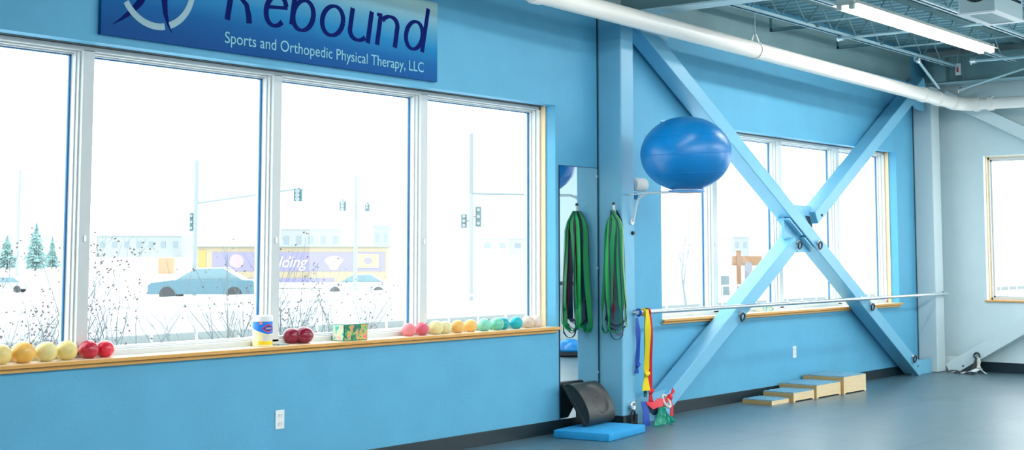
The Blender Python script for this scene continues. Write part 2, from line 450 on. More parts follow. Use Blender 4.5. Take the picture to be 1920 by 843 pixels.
joist(-3.60, 10.45, 17.0, 'open steel joist farthest from the window wall')
joist(-1.36, 10.45, 17.0, 'open steel joist above the hanging lamp')
for x_, lb in ((13.12, 'thin steel brace angle under the girder, nearer the blue pillar'), (14.72, 'thin steel brace angle under the girder, halfway to the end wall')):
    b = MB(); b.box((x_, -.66, 3.815), (x_+.035, -.11, 3.82)); b.box((x_, -.66, 3.815), (x_+.005, -.11, 3.85)); b.box((x_, -.13, 3.815), (x_+.005, -.10, 3.99))
    tag(b.build('brace_angle', 'grey_steel'), lb, 'brace', 'brace angles between girder and joist')

# ================================================================== WALL BRACES (big X in the far bay)
def brace_bar(mb, p0, p1, hw, y0, y1, axis='x', bev=.007):
    """square tube between two points of the wall plane; p=(a,z)"""
    d = Vector((p1[0]-p0[0], 0, p1[1]-p0[1])); L = d.length/2; d.normalize(); n = Vector((-d.z, 0, d.x))
    c = Vector(((p0[0]+p1[0])/2, (y0+y1)/2, (p0[1]+p1[1])/2))
    if axis == 'x': mb.obox(c, d*L, (0, (y1-y0)/2, 0), n*hw, bev)
    else:
        sw = lambda v: Vector((v.y, v.x, v.z))
        mb.obox(sw(c), sw(d*L), sw(Vector((0, (y1-y0)/2, 0))), sw(n*hw), bev)
root = thing('cross_brace', 'big blue steel X brace standing in front of the far window', 'brace', (13.7, -.13, 0))
AX = lambda x: 2.22-.568*(x-12.82)
BX = lambda x: .93+.568*(x-12.25)
b = MB(); brace_bar(b, (10.33, AX(10.33)), (16.66, AX(16.66)), .077, -.225, -.045); b.build('descending_bar', 'blue_steel', root)
b = MB(); brace_bar(b, (10.72, BX(10.72)), (13.42, BX(13.42)), .074, -.22, -.045); b.build('lower_rising_bar', 'blue_steel', root)
b = MB(); brace_bar(b, (13.90, BX(13.90)), (17.02, BX(17.02)), .074, -.22, -.045); b.build('upper_rising_bar', 'blue_steel', root)
g = MB()
pl = [(13.50, 2.0), (13.91, 1.997), (13.94, 1.80), (13.93, 1.60), (13.89, 1.50), (13.60, 1.494), (13.42, 1.62), (13.28, 1.64), (13.28, 1.86)]
g.prism([(x_, -.15, z_) for x_, z_ in pl], (0, .03, 0))
dA = Vector((1, 0, -.568)).normalized(); nA = Vector((-dA.z, 0, dA.x))
g.obox(Vector((13.47, -.14, AX(13.47)))-nA*.10, dA*.17, (0, .075, 0), nA*.008); g.obox(Vector((13.78, -.14, AX(13.78)))-nA*.10, dA*.13, (0, .075, 0), nA*.008)
g.build('centre_gusset', 'blue_steel', root)
g = MB(); g.prism([(10.295, -.17, 3.58), (10.295, -.17, 3.50), (10.45, -.17, 3.46), (10.9, -.17, 3.34), (11.0, -.17, 3.50), (10.9, -.17, 3.58)], (0, .03, 0)); g.build('top_gusset', 'blue_steel', root)
g = MB(); g.prism([(17.10, -.17, 3.60), (17.10, -.17, 3.28), (16.85, -.17, 3.30), (16.55, -.17, 3.45), (16.60, -.17, 3.60)], (0, .03, 0)); g.build('top_gusset', 'blue_steel', root)
g = MB(); g.prism([(16.55, -.17, 0.0), (17.11, -.17, 0.0), (17.11, -.17, .17), (16.75, -.17, .17), (16.45, -.17, .25)], (0, .03, 0)); g.build('foot_gusset', 'blue_steel', root)
g = MB(); g.prism([(10.30, -.17, 0.0), (10.95, -.17, 0.0), (11.1, -.17, .28), (10.30, -.17, .2)], (0, .03, 0)); g.build('foot_gusset', 'blue_steel', root)
for x_, z_ in ((10.44, 3.52), (14.02, 1.90), (16.55, .115)):
    h = MB(); h.lathe([(0, -.228), (.014, -.228), (.014, -.22)], (x_, 0, z_), 12, 'Y'); h.build('bolt_hole', 'dark', root)
h = MB()
h.prism([(13.76, -.156, 1.89), (13.86, -.156, 1.885), (13.93, -.156, 1.76), (13.90, -.156, 1.75)], (0, .004, 0)); h.build('bar_end_slot', 'dark', root)

root = thing('end_wall_brace', 'pale steel diagonal brace pair on the end wall beside the corner', 'brace', (17.47, -2, 0))
b = MB(); brace_bar(b, (-.28, .012), (-4.6, 2.62), .085, 17.385, 17.53, 'y'); b.build('rising_bar', 'pale_steel', root)
b = MB(); brace_bar(b, (-.30, 3.50), (-4.6, 1.22), .075, 17.385, 17.53, 'y'); b.build('descending_bar', 'pale_steel', root)
g = MB(); g.prism([(17.44, -.05, 0.), (17.44, -.62, 0.), (17.44, -.62, .06), (17.44, -.45, .19), (17.44, -.05, .19)], (.02, 0, 0)); g.build('foot_gusset', 'pale_steel', root)
g = MB(); g.lathe([(0, 17.382), (.012, 17.382), (.012, 17.386)], (0, -.47, .075), 12, 'X'); g.build('bolt_hole', 'dark', root)

def eye_bolt(x, y, z, label, axis='Y', r=.038):
    root = thing('eye_bolt', label, 'eye bolt', (x, y, z), 'eye bolts on the steelwork')
    s_ = -1
    b = MB()
    if axis == 'Y':
        b.lathe([(0, -.022), (.020, -.022), (.026, -.012), (.026, 0)], (x, y, z), 16, 'Y'); 
        ring = [(x+r*math.sin(a), y-.03-.004*math.cos(a), z-.012-r+r*math.cos(a)+.02) for a in [2*PI*k/24 for k in range(24)]]
    else:
        b.lathe([(0, -.022), (.020, -.022), (.026, -.012), (.026, 0)], (x, y, z), 16, 'X')
        ring = [(x-.03, y+r*math.sin(a), z-.012-r+r*math.cos(a)+.02) for a in [2*PI*k/24 for k in range(24)]]
    b.build('bolt_nut', 'steel', root, smooth=True)
    q = MB(); q.tube(ring, .0095, 10, closed=True); q.build('ring', 'iron', root, smooth=True)
eye_bolt(13.435, -.221, 1.60, 'eye bolt on the lower brace bar just below the X crossing')
eye_bolt(13.90, -.227, 1.60, 'eye bolt on the descending brace bar beside the X crossing')
eye_bolt(12.19, -.221, .895, 'eye bolt on the brace just under the wall bar, nearer the blue pillar')
eye_bolt(15.21, -.227, .90, 'eye bolt on the brace just under the wall bar, nearer the room corner')
eye_bolt(16.39, -.227, .24, 'eye bolt low on the brace foot by the room corner')
# shackle on the blue pillar
root = thing('shackle', 'eye bolt with hanging dark shackle at the foot of the blue pillar', 'shackle', (10.19, -.25, .17))
b = MB(); b.lathe([(0, -.03), (.022, -.03), (.03, -.015), (.03, 0)], (10.19, -.25, .18), 18, 'Y'); b.build('bolt_nut', 'steel', root, smooth=True)
q = MB(); q.tube([(10.19+.03*math.sin(a), -.285, .18+.03*math.cos(a)) for a in [2*PI*k/20 for k in range(20)]], .009, 10, closed=True); q.build('ring', 'steel', root, smooth=True)
q = MB(); P = [(10.165, -.285, .03), (10.160, -.285, .09), (10.168, -.285, .125), (10.19, -.285, .138), (10.212, -.285, .125), (10.22, -.285, .09), (10.215, -.285, .03)]
q.tube(P, .010, 10); q.tube([(10.145, -.285, .04), (10.235, -.285, .04)], .008, 8); q.build('shackle_bow', 'iron', root, smooth=True)

# wall bar between the pillars
root = thing('wall_bar', 'long steel exercise bar running between the pillars across the window', 'bar', (13.9, -.30, .975))
b = MB(); b.tube([(10.24, -.30, .975), (17.37, -.30, .975)], .019, 16); b.build('bar', 'steel', root, smooth=True)
for x_ in (10.255, 17.33, 14.95):
    q = MB(); yy = -.25 if x_ != 14.95 else -.225
    q.lathe([(0, 0), (.026, 0), (.026, .012)], (x_, yy-.012, .975), 16, 'Y'); q.tube([(x_, -.30, .975), (x_, yy, .975)], .010, 10)
    q.build('bracket', 'iron' if x_ > 16 else 'steel', root, smooth=True)

# ================================================================== MIRROR
root = thing('wall_mirror', 'tall narrow frameless mirror on the blue wall beside the pillar', 'mirror', (9.79, -.004, .09))
b = MB(); b.box((9.512, -.008, .09), (10.066, -.002, 2.231)); b.build('mirror_glass', 'mirror', root)
b = MB(); b.box((9.506, -.007, .086), (9.512, -.001, 2.235)); b.box((9.506, -.007, 2.231), (10.07, -.001, 2.236)); b.build('mirror_edge', 'dark', root)
b = MB()
for z_ in (.45, 1.35, 2.15):
    b = MB(); b.box((10.05, -.012, z_), (10.072, -.0085, z_+.02), .001); b.build('mirror_clip', 'steel', root)

# ================================================================== DRAIN PIPE
ZP = lambda x: 3.408 - .0159*(x-8.38) + .080
root = thing('drain_pipe', 'long white drain pipe hung under the ceiling along the window wall', 'pipe', (8.4, -.6, 3.4))
b = MB(); b.tube([(-3.9, -.6, ZP(-3.9)), (16.95, -.6, ZP(16.95))], .080, 32); b.build('long_run', 'pipe', root, smooth=True)
xe = 16.95; ze = ZP(xe)
arc = [(xe+.20*math.sin(a), -.6-.20+.20*math.cos(a), ze-.01*a) for a in [PI/2*k/10 for k in range(11)]]
b = MB(); b.tube(arc, .084, 32); b.build('elbow', 'pipe', root, smooth=True)
b = MB(); b.tube([(xe+.20, -.80, ze-.016), (xe+.20, -11.9, ze-.16)], .072, 32); b.build('end_run', 'pipe', root, smooth=True)
for x_ in (8.42, 15.98, 16.45, 16.93):
    q = MB(); q.tube([(x_-.05, -.6, ZP(x_)), (x_-.045, -.6, ZP(x_)), (x_+.045, -.6, ZP(x_)), (x_+.05, -.6, ZP(x_))], .09, 32, radii=[.082, .090, .090, .082]); q.build('coupling', 'pipe', root, smooth=True)
for y_ in (-.83, -1.0):
    q = MB(); q.tube([(xe+.20, y_+.03, ze-.018), (xe+.20, y_-.03, ze-.018)], .090, 32); q.build('coupling', 'pipe', root, smooth=True)
def clevis(x, label):
    r_ = thing('pipe_hanger', label, 'pipe hanger', (x, -.6, ZP(x)), 'pipe hangers')
    z0 = ZP(x)
    ring = [(x, -.6+.088*math.sin(a), z0+.088*math.cos(a)) for a in [.5+(2*PI-1.0)*k/24 for k in range(25)]]
    q = MB(); q.ribbon(ring, (.012, 0, 0), .004); q.ribbon([ring[0], (x, -.6+.012, z0+.155)], (.012, 0, 0), .004); q.ribbon([ring[-1], (x, -.6-.012, z0+.155)], (.012, 0, 0), .004)
    q.build('clevis_ring', 'pipe', r_)
    q = MB(); q.tube([(x, -.6, z0+.14), (x, -.6, 3.80)], .006, 8); q.build('hanger_rod', 'light_steel', r_)
clevis(11.88, 'clevis hanger with thin rod holding the white pipe beyond the blue pillar')
clevis(5.0, 'clevis hanger holding the white pipe above the sign')

# slanted pipe braces in the corner, sprinkler lines
def rod(name, p0, p1, r, m, label, cat, ends=True, group=None):
    rt = thing(name, label, cat, p0, group)
    q = MB(); q.tube([p0, p1], r, 14); q.build('tube', m, rt, smooth=True)
    if ends:
        q = MB(); d = (Vector(p1)-Vector(p0)).normalized()
        q.tube([Vector(p0)-d*.03, Vector(p0)+d*.04], r*1.8, 10)
        n = d.cross(Vector((0, 0, 1))).normalized()
        q.tube([Vector(p0)+n*(r*1.9)*math.cos(a)+Vector((0, 0, 1))*(r*1.9)*math.sin(a)-d*.02 for a in [2*PI*k/16 for k in range(16)]], r*.5, 8, closed=True)
        q.build('clamp', 'steel', rt, smooth=True)
    return rt
rod('pipe_brace', (15.80, -.62, 3.765), (16.47, -.61, 3.485), .017, 'light_steel', 'short steep steel tube bracing the pipe corner up to the joist', 'brace', group='tubes bracing the pipe')
rod('pipe_brace', (16.88, -.72, 3.50), (16.88, -2.9, 4.05), .014, 'light_steel', 'long slanting steel tube rising from the pipe corner along the end wall', 'brace', group='tubes bracing the pipe')
rod('sprinkler_pipe', (13.69, -.63, 3.765), (13.69, -3.9, 3.76), .015, 'light_steel', 'thin crosswise pipe hung under the joists behind the lamp', 'pipe', group='thin pipes under the joists')
rod('sprinkler_pipe', (16.30, -1.10, 3.76), (16.30, -6.0, 3.76), .017, 'light_steel', 'thin crosswise pipe hung beneath the joists near the end girder', 'pipe', group='thin pipes under the joists')
rod('bridging_angle', (15.1, -.55, 3.83), (15.1, -2.15, 3.83), .009, 'light_steel', 'slim crosswise bridging bar resting on the joists past the lamp middle', 'bar', False, 'bridging bars')
rod('bridging_angle', (12.9, -.55, 3.83), (12.9, -2.15, 3.83), .009, 'light_steel', 'slim crosswise bridging bar resting on the joists before the lamp middle', 'bar', False, 'bridging bars')
rt = thing('hanging_tag', 'small white card tag hanging from the joist end in the ceiling corner', 'tag', (17.2, -.60, 3.74))
b = MB(); b.box((17.19, -.62, 3.72), (17.194, -.55, 3.87)); b.build('card', 'white', rt)
b = MB(); b.box((17.186, -.59, 3.76), (17.189, -.565, 3.82)); b.build('printed_mark', mat('red_print', (.6, .05, .04), .5), rt)
b = MB(); b.tube([(17.192, -.575, 3.88), (17.192, -.60, 4.05)], .002, 6); b.build('string', 'white', rt)

# ================================================================== LAMPS
M['tube'] = mat('lamp_tube', (1, 1, 1), .4, emit=((1.0, .985, .95), TUBE_STRENGTH))
M['tube_dim'] = mat('dim_lamp_tube', (1, 1, 1), .4, emit=((1.0, .985, .95), 17))
M['lamp_body'] = mat('lamp_enamel', (.80, .78, .72), .4)
def lamp(x0, x1, y, z, label, grp):
    r_ = thing('strip_lamp', label, 'lamp', ((x0+x1)/2, y, z), grp)
    P = [(-.125, .034), (-.130, .038), (-.055, .062), (-.04, .10), (.04, .10), (.055, .062), (.130, .038), (.125, .034), (.05, .052), (-.05, .052)]
    b = MB(); b.prism([(x0, y+p, z+q) for p, q in P], (x1-x0, 0, 0)); b.build('reflector', 'lamp_body', r_)
    L = (x1-x0)/3
    for i in range(3):
        for s_ in (-1, 1):
            t = MB(); t.tube([(x0+i*L+.04, y+s_*.058, z+.012), (x0+(i+1)*L-.04, y+s_*.058, z+.012)], .019, 14); t.build('lamp_tube', 'tube', r_, smooth=True)
    for x_ in (x0-.006, x1-.03):
        t = MB(); t.box((x_, y-.085, z-.008), (x_+.036, y-.033, z+.05), .003); t.box((x_, y+.033, z-.008), (x_+.036, y+.085, z+.05), .003); t.box((x_, y-.085, z+.03), (x_+.036, y+.085, z+.09), .003)
        t.build('lamp_socket', 'lamp_body', r_)
    for x_ in (x0+.4, x1-.4):
        t = MB(); t.tube([(x_, y, z+.09), (x_, y, ZC)], .004, 6); t.build('hanger_rod', 'grey_steel', r_)
    return r_
LG = 'strip lamps hung in rows'
l0 = lamp(11.45, 14.98, -1.74, 3.655, 'lit strip lamp hanging above the X braced bay', LG)
for p, lb in (((7.9, -1.74), 'lit strip lamp above the near window and the mirror'), ((3.7, -5.2), 'lit strip lamp in the second row, nearest the camera'), ((7.55, -5.2), 'lit strip lamp in the middle of the second row'), ((13.2, -5.2), 'lit strip lamp in the second row, toward the end wall')):
    c = copy_thing(l0, (p[0], p[1], 3.655)); c['label'] = lb
    if p[0] == 7.9:      # weaker tubes, dimmed to keep the near bay's wall darker
        for ch in c.children:
            if ch.name.startswith('lamp_tube'): ch.material_slots[0].link = 'OBJECT'; ch.material_slots[0].material = M['tube_dim']

# ceiling heater box at the frame's upper corner
root = thing('ceiling_heater', 'white box heater with round fan opening hung from the ceiling joists', 'heater', (12.46, -2.68, 3.60))
b = MB(); b.box((12.10, -2.84, 3.615), (12.84, -2.52, 4.02), .006); b.build('housing', mat('heater_enamel', (.50, .60, .62), .4), root)
b = MB()
for a, c in (((12.09, -2.85, 3.60), (12.85, -2.79, 3.615)), ((12.09, -2.57, 3.60), (12.85, -2.51, 3.615)), ((12.09, -2.79, 3.60), (12.17, -2.57, 3.615)), ((12.77, -2.79, 3.60), (12.85, -2.57, 3.615))): b.box(a, c)
b.build('bottom_rim', 'white', root)
b = MB(); b.box((12.17, -2.79, 3.606), (12.77, -2.57, 3.612)); b.build('bottom_grille', 'grey_steel', root)
b = MB(); b.tube([(12.095, -2.68+.13*math.sin(a), 3.84+.13*math.cos(a)) for a in [2*PI*k/32 for k in range(32)]], .012, 8, closed=True); b.lathe([(0, 12.092), (.125, 12.092), (.125, 12.10)], (0, -2.68, 3.84), 32, 'X'); b.build('fan_opening', 'black', root, smooth=True)
b = MB()
for i in range(9):
    x_ = 12.44+i*.04
    for k in range(4): b.box((x_, -2.848, 3.76+k*.05), (x_+.02, -2.8405, 3.785+k*.05))
b.build('louvres', 'dark', root)
for x_ in (12.2, 12.74):
    b = MB(); b.tube([(x_, -2.68, 4.02), (x_, -2.68, ZC)], .006, 6); b.build('hanger_rod', 'grey_steel', root)

# ================================================================== SIGN
SX0, SX1, SZ0, SZ1, SY = 4.905, 7.918, 2.790, 3.99, -.03
SZ1 = 3.40
root = thing('wall_sign', 'blue banner sign of the clinic above the near window', 'sign', ((SX0+SX1)/2, -.015, SZ0))
def sign_mat():
    m = bpy.data.materials.new('sign_print'); m.use_nodes = True; nt = m.node_tree; b = nt.nodes['Principled BSDF']
    tc = nt.nodes.new('ShaderNodeTexCoord'); sp = nt.nodes.new('ShaderNodeSeparateXYZ'); mr = nt.nodes.new('ShaderNodeMapRange')
    mr.inputs['From Min'].default_value = 0; mr.inputs['From Max'].default_value = .61
    ad = nt.nodes.new('ShaderNodeMath'); ad.operation = 'MULTIPLY_ADD'; ad.inputs[1].default_value = .035; 
    nt.links.new(tc.outputs['Object'], sp.inputs[0]); nt.links.new(sp.outputs['X'], ad.inputs[0]); nt.links.new(sp.outputs['Z'], ad.inputs[2])
    nt.links.new(ad.outputs[0], mr.inputs[0])
    r = nt.nodes.new('ShaderNodeValToRGB'); e = r.color_ramp.elements
    e[0].position = 0; e[0].color = (.0, .070, .27, 1); e[1].position = 1; e[1].color = (.36, .55, .56, 1)
    for p, c in ((.28, (.0, .115, .35, 1)), (.50, (.01, .22, .48, 1)), (.72, (.09, .34, .52, 1))):
        q = e.new(p); q.color = c
    nt.links.new(mr.outputs[0], r.inputs[0]); nt.links.new(r.outputs[0], b.inputs['Base Color']); b.inputs['Roughness'].default_value = .4; b.inputs['Specular IOR Level'].default_value = .08
    return m
b = MB(); b.box((SX0, SY, SZ0), (SX1, -.002, SZ1), .002); b.build('sign_panel', sign_mat(), root)
M['sign_dark'] = mat('sign_navy_print', (.001, .010, .12), .5, spec=.03); M['sign_light'] = mat('sign_pale_print', (.25, .55, .66), .5, spec=.2); M['sign_ring'] = mat('sign_ring_print', (.33, .50, .56), .5, spec=.2)
YS = SY-.0015
def stroke(mb, pts, w, slant=True):
    """pen stroke of given widths in the sign plane, italic slant about the baseline z=3"""
    mb.k = getattr(mb, 'k', 0)+1; YS_ = YS-.0004*mb.k
    n = len(pts); ws = w if isinstance(w, (list, tuple)) else [w]*n
    L = []; R = []
    P = [Vector((x + (.17*(z-3.0) if slant else 0), 0, z)) for x, z in pts]
    for i, p in enumerate(P):
        t = P[min(i+1, n-1)]-P[max(i-1, 0)]; t.normalize(); nn = Vector((-t.z, 0, t.x))*ws[i]/2
        L.append(mb.bm.verts.new((p.x+nn.x, YS_, p.z+nn.z))); R.append(mb.bm.verts.new((p.x-nn.x, YS_, p.z-nn.z)))
    for i in range(n-1): mb.bm.faces.new((L[i], L[i+1], R[i+1], R[i]))
def arc(cx, cz, rx, rz, a0, a1, n=24): return [(cx+rx*math.cos(a0+(a1-a0)*k/n), cz+rz*math.sin(a0+(a1-a0)*k/n)) for k in range(n+1)]
def pen(a0, a1, lo, hi, n=24, ph=0): return [lo+(hi-lo)*abs(math.cos(a0+(a1-a0)*k/n+ph)) for k in range(n+1)]
D2 = math.radians
Z0 = 3.0; XH = .235; ASC = .34
letters = []
def letter(fn):
    mb = MB(); mb.k = 0; fn(mb); bmesh.ops.recalc_face_normals(mb.bm, faces=mb.bm.faces)
    for f in mb.bm.faces:
        f.normal_update()
        if f.normal.y > 0: f.normal_flip()
    r_ = bmesh.ops.extrude_face_region(mb.bm, geom=mb.bm.faces[:])
    for v in r_['geom']:
        if isinstance(v, bmesh.types.BMVert): v.co.y = YS+.001
    return mb
TW = .043
def l_R(mb):
    x = 5.862; stroke(mb, [(x, Z0), (x, Z0+ASC)], TW); stroke(mb, arc(x+.055, Z0+.245, .11, .085, D2(90), D2(-90)), pen(D2(90), D2(-90), .022, TW))
    stroke(mb, [(x, Z0+.33), (x+.06, Z0+.33)], .024); stroke(mb, [(x+.02, Z0+.165), (x+.08, Z0+.16), (x+.14, Z0+.12), (x+.172, Z0+.05), (x+.185, Z0)], [.02, .026, .036, TW, TW])
def l_e(mb):
    cx, cz = 6.262, Z0+XH/2
    stroke(mb, arc(cx, cz, .088, XH/2-.012, D2(20), D2(318)), pen(D2(20), D2(318), .024, TW)); stroke(mb, [(cx-.085, cz+.015), (cx+.095, cz+.03)], .024)
def bowl(mb, cx, rx=.093): stroke(mb, arc(cx, Z0+XH/2, rx, XH/2-.012, 0, 2*PI, 40), pen(0, 2*PI, .022, TW, 40))
def l_b(mb): stroke(mb, [(6.415, Z0+.04), (6.405, Z0+ASC)], TW); bowl(mb, 6.508)
def l_o(mb): bowl(mb, 6.788, .100)
def l_u(mb):
    stroke(mb, [(6.965, Z0+XH), (6.965, Z0+.08)], TW); stroke(mb, arc(7.055, Z0+.085, .09, .075, D2(180), D2(320)), pen(D2(180), D2(320), .022, TW))
    stroke(mb, [(7.158, Z0+XH), (7.158, Z0)], TW)
def l_n(mb):
    stroke(mb, [(7.255, Z0), (7.255, Z0+XH-.02)], TW); stroke(mb, [(7.215, Z0+XH-.012), (7.27, Z0+XH-.012)], .024)
    stroke(mb, arc(7.355, Z0+XH-.085, .088, .073, D2(150), D2(0)), pen(D2(150), D2(0), .022, TW)); stroke(mb, [(7.443, Z0+XH-.08), (7.443, Z0)], TW)
def l_d(mb): stroke(mb, [(7.742, Z0), (7.752, Z0+ASC)], TW*.95); bowl(mb, 7.635, .090)
for fn in (l_R, l_e, l_b, l_o, l_u, l_n, l_d):
    letter(fn).build('sign_letter', 'sign_dark', root)
text_mesh('Sports and Orthopedic Physical Therapy, LLC', .108, 'sign_light', root, (5.845, SY-.002, 2.848), (1, 0, 0), (0, 0, 1), 'sign_lettering', width=1.915, ex=.001)
def l_ring(mb):
    for a0, a1 in ((152, 203), (214, 283), (291, 400)):
        stroke(mb, arc(5.305, 3.165, .275, .28, D2(a0), D2(a1), 20), .042, False)
letter(l_ring).build('logo_ring', 'sign_ring', root)
def l_sw(mb):
    P1 = [(4.985, 2.858), (5.05, 2.90), (5.12, 2.955), (5.18, 3.02), (5.225, 3.10), (5.25, 3.19), (5.26, 3.30), (5.26, 3.38)]
    stroke(mb, P1, [.003, .018, .034, .046, .05, .05, .045, .04], False)
    P2 = [(5.422, 2.862), (5.395, 2.91), (5.372, 2.97), (5.362, 3.05), (5.368, 3.13), (5.39, 3.22), (5.42, 3.31), (5.45, 3.38)]
    stroke(mb, P2, [.003, .018, .032, .042, .046, .046, .042, .038], False)
letter(l_sw).build('logo_figure', 'sign_dark', root)

# ================================================================== OUTLETS
def outlet(x, z, w, h, label, recept=True):
    r_ = thing('wall_outlet', label, 'outlet', (x, 0, z-h/2), 'wall outlets')
    b = MB(); b.box((x-w/2, -.006, z-h/2), (x+w/2, -.0002, z+h/2), .002); b.build('cover_plate', 'white', r_)
    for s_ in (-1, 1):
        q = MB(); q.box((x-.017, -.009, z+s_*.026-.014), (x+.017, -.0055, z+s_*.026+.014), .003); fo = q.build('socket_face', 'white', r_)
        q = MB()
        for d in (-.007, .007): q.box((x+d-.0015, -.0095, z+s_*.026-.004), (x+d+.0015, -.0088, z+s_*.026+.008))
        q.build('slots', 'dark', fo)
outlet(6.39, .393, .078, .124, 'white outlet low on the wall under the near window')
outlet(13.75, .43, .078, .122, 'small white outlet under the far window above the wooden steps')

# ================================================================== THINGS ON THE SILL
def sill_ball(x, y, r, col, label, squash=.93, gloss=.35, plug=True, tilt=0.5, lobe=True):
    m = mat('ball_vinyl', col, gloss, noise=.05, nscale=20, coat=.15)
    root_ = thing('weighted_ball', label, 'ball', (x, y, S), 'weighted balls lined up on the near window sill')
    t = bmesh.new(); bmesh.ops.create_uvsphere(t, u_segments=32, v_segments=22, radius=r)
    for v in t.verts:
        n = v.co.normalized(); v.co *= 1 + .018*math.sin(3*math.atan2(n.y, n.x)+x*9)*(1-abs(n.z))
        v.co.z *= squash
        if v.co.z < -r*squash*.90: v.co.z = -r*squash*.90
    b = MB(); b.merge(t, Matrix.Translation((x, y, S+r*squash*.90))); b.build('ball_skin', m, root_, smooth=True)
    if plug:
        d = Vector((math.sin(tilt)*.75, -.35, .62)).normalized(); p = Vector((x, y, S+r*squash*.9))+d*r*.965
        q = MB(); q.ellipsoid(p, .008, .008, .004, 12, 8, rot=d.to_track_quat('Z', 'Y').to_matrix()); q.build('valve_plug', 'black', root_, smooth=True)
CR = (.72, .62, .28); YE = (.80, .42, .06); RD = (.50, .015, .04); PK = (.72, .16, .17); MG = (.24, .004, .03)
MI = (.16, .56, .40); TE = (.0, .36, .42); SA = (.66, .50, .40)
yb = .075
def ux(u):   # sill x under a photo column
    r = fwd()*F_PX + RIGHT*(u-CX) - UP*(640-CY); return CAM.x + r.x*((yb-CAM.y)/r.y)
sill_ball(ux(1), yb, .064, (.78, .58, .20), 'light yellow ball cut by the photo edge at the end of the row', tilt=2)
sill_ball(ux(44), yb, .068, (.82, .45, .08), 'deep yellow ball second in the row beside the light yellow one')
sill_ball(ux(87), yb, .063, (.76, .64, .26), 'pale cream yellow ball between the deep yellow ball and another cream one', plug=False)
sill_ball(ux(125.5), yb, .063, (.78, .62, .22), 'cream yellow ball touching the first red ball', plug=False)
sill_ball(ux(167), yb, .060, RD, 'glossy red ball next to the cream balls under the first mullion', gloss=.2)
sill_ball(ux(199), yb+.01, .056, (.72, .02, .05), 'bright red ball at the inner end of the near row', gloss=.2, plug=False)
sill_ball(ux(572), yb+.015, .068, MG, 'dark crimson ball beside the tissue box, in front of its twin', gloss=.14, plug=False, squash=.88)
sill_ball(ux(558), yb+.105 if False else yb+.06, .062, (.24, .004, .03), 'dark crimson ball half hidden behind its twin', gloss=.14, plug=False, squash=.9)
sill_ball(ux(766.5), yb, .056, (.76, .20, .22), 'pale pink ball at the start of the long pastel row', plug=False, squash=.9)
sill_ball(ux(791), yb, .054, (.62, .09, .14), 'rose red ball with dark plug next to the pale pink one')
sill_ball(ux(817), yb, .059, (.74, .64, .30), 'cream ball beside the rose red ball', plug=False)
sill_ball(ux(838), yb+.02, .054, (.72, .64, .34), 'paler cream ball tucked behind the first cream ball', plug=False)
sill_ball(ux(858), yb, .056, (.82, .46, .12), 'orange yellow ball after the cream pair')
sill_ball(ux(882), yb, .055, (.84, .48, .12), 'orange yellow ball just before the green balls', plug=False)
sill_ball(ux(908), yb, .056, (.20, .58, .44), 'pale mint ball after the orange yellow balls')
sill_ball(ux(932), yb, .056, (.14, .52, .36), 'mint green ball touching a teal one')
sill_ball(ux(948), yb+.03, .054, (.0, .34, .40), 'teal ball partly behind the mint green ball', plug=False)
sill_ball(ux(967.5), yb, .056, (.0, .40, .47), 'bright teal ball next to the white ones', plug=False)
sill_ball(ux(990), yb, .056, (.66, .52, .42), 'sandy white ball beside the bright teal ball', plug=False)
sill_ball(ux(1008), yb+.015, .055, (.70, .58, .50), 'off white ball last in the row at the window corner', plug=False)

# wipes canister
cxn, cyn = ux(494)+.0, .085
root = thing('wipes_canister', 'white and yellow cleaning wipes tub with blue label in front of the second mullion', 'canister', (cxn, cyn, S))
b = MB(); b.lathe([(0, 0), (.063, 0), (.066, .004), (.066, .165), (.064, .168), (0, .168)], (cxn, cyn, S), 48); b.build('tub', mat('tub_yellow_label', (.84, .76, .42), .4), root, smooth=True)
b = MB(); b.lathe([(0, .166), (.067, .166), (.067, .196), (.062, .203), (0, .203)], (cxn, cyn, S), 48); b.build('lid', 'white', root, smooth=True)
def wrap(name, m, a0, a1, zlo, zhi, r=.0668, n=24):
    """label patch bent round the tub; zlo/zhi are functions of 0..1"""
    q = MB(); A = []; B = []
    for k in range(n+1):
        t = k/n; a = math.radians(a0+(a1-a0)*t); p = (cxn+r*math.cos(a), cyn+r*math.sin(a))
        A.append(q.bm.verts.new((*p, S+zlo(t)))); B.append(q.bm.verts.new((*p, S+zhi(t))))
    for k in range(n): q.bm.faces.new((A[k], A[k+1], B[k+1], B[k]))
    r_ = bmesh.ops.extrude_face_region(q.bm, geom=q.bm.faces[:])
    for v in r_['geom']:
        if isinstance(v, bmesh.types.BMVert): v.co += (v.co-Vector((cxn, cyn, v.co.z))).normalized()*.0006
    return q.build(name, m, root, smooth=True)
# camera sees the tub from about 230 degrees
wrap('blue_band', mat('label_blue', (.0, .20, .80), .35), 140, 320, lambda t: .125-.045*min(1, t*1.5)+.03*max(0, t-.66), lambda t: .164)
wrap('brand_lens', mat('label_red', (.75, .04, .08), .35), 222, 300, lambda t: .120-.026*math.sin(PI*min(1, t*.9+.0)), lambda t: .120+.026*math.sin(PI*min(1, t*.9)), .0675)
wrap('brand_lens_core', mat('label_navy', (.01, .03, .30), .35), 230, 296, lambda t: .120-.019*math.sin(PI*min(1, t*.9)), lambda t: .120+.019*math.sin(PI*min(1, t*.9)), .0682)
wrap('pink_square', mat('label_pink', (.80, .25, .25), .4), 210, 228, lambda t: .145, lambda t: .164, .0676)
a_ = math.radians(262); n_b = Vector((math.cos(a_), math.sin(a_), 0)); r_b = Vector((0, 0, 1)).cross(n_b)
text_mesh('CLOROX', .0165, 'white', root, Vector((cxn, cyn, S+.1145))+n_b*.0698-r_b*.022, r_b, (0, 0, 1), 'brand_lettering', width=.044, ex=.0006)
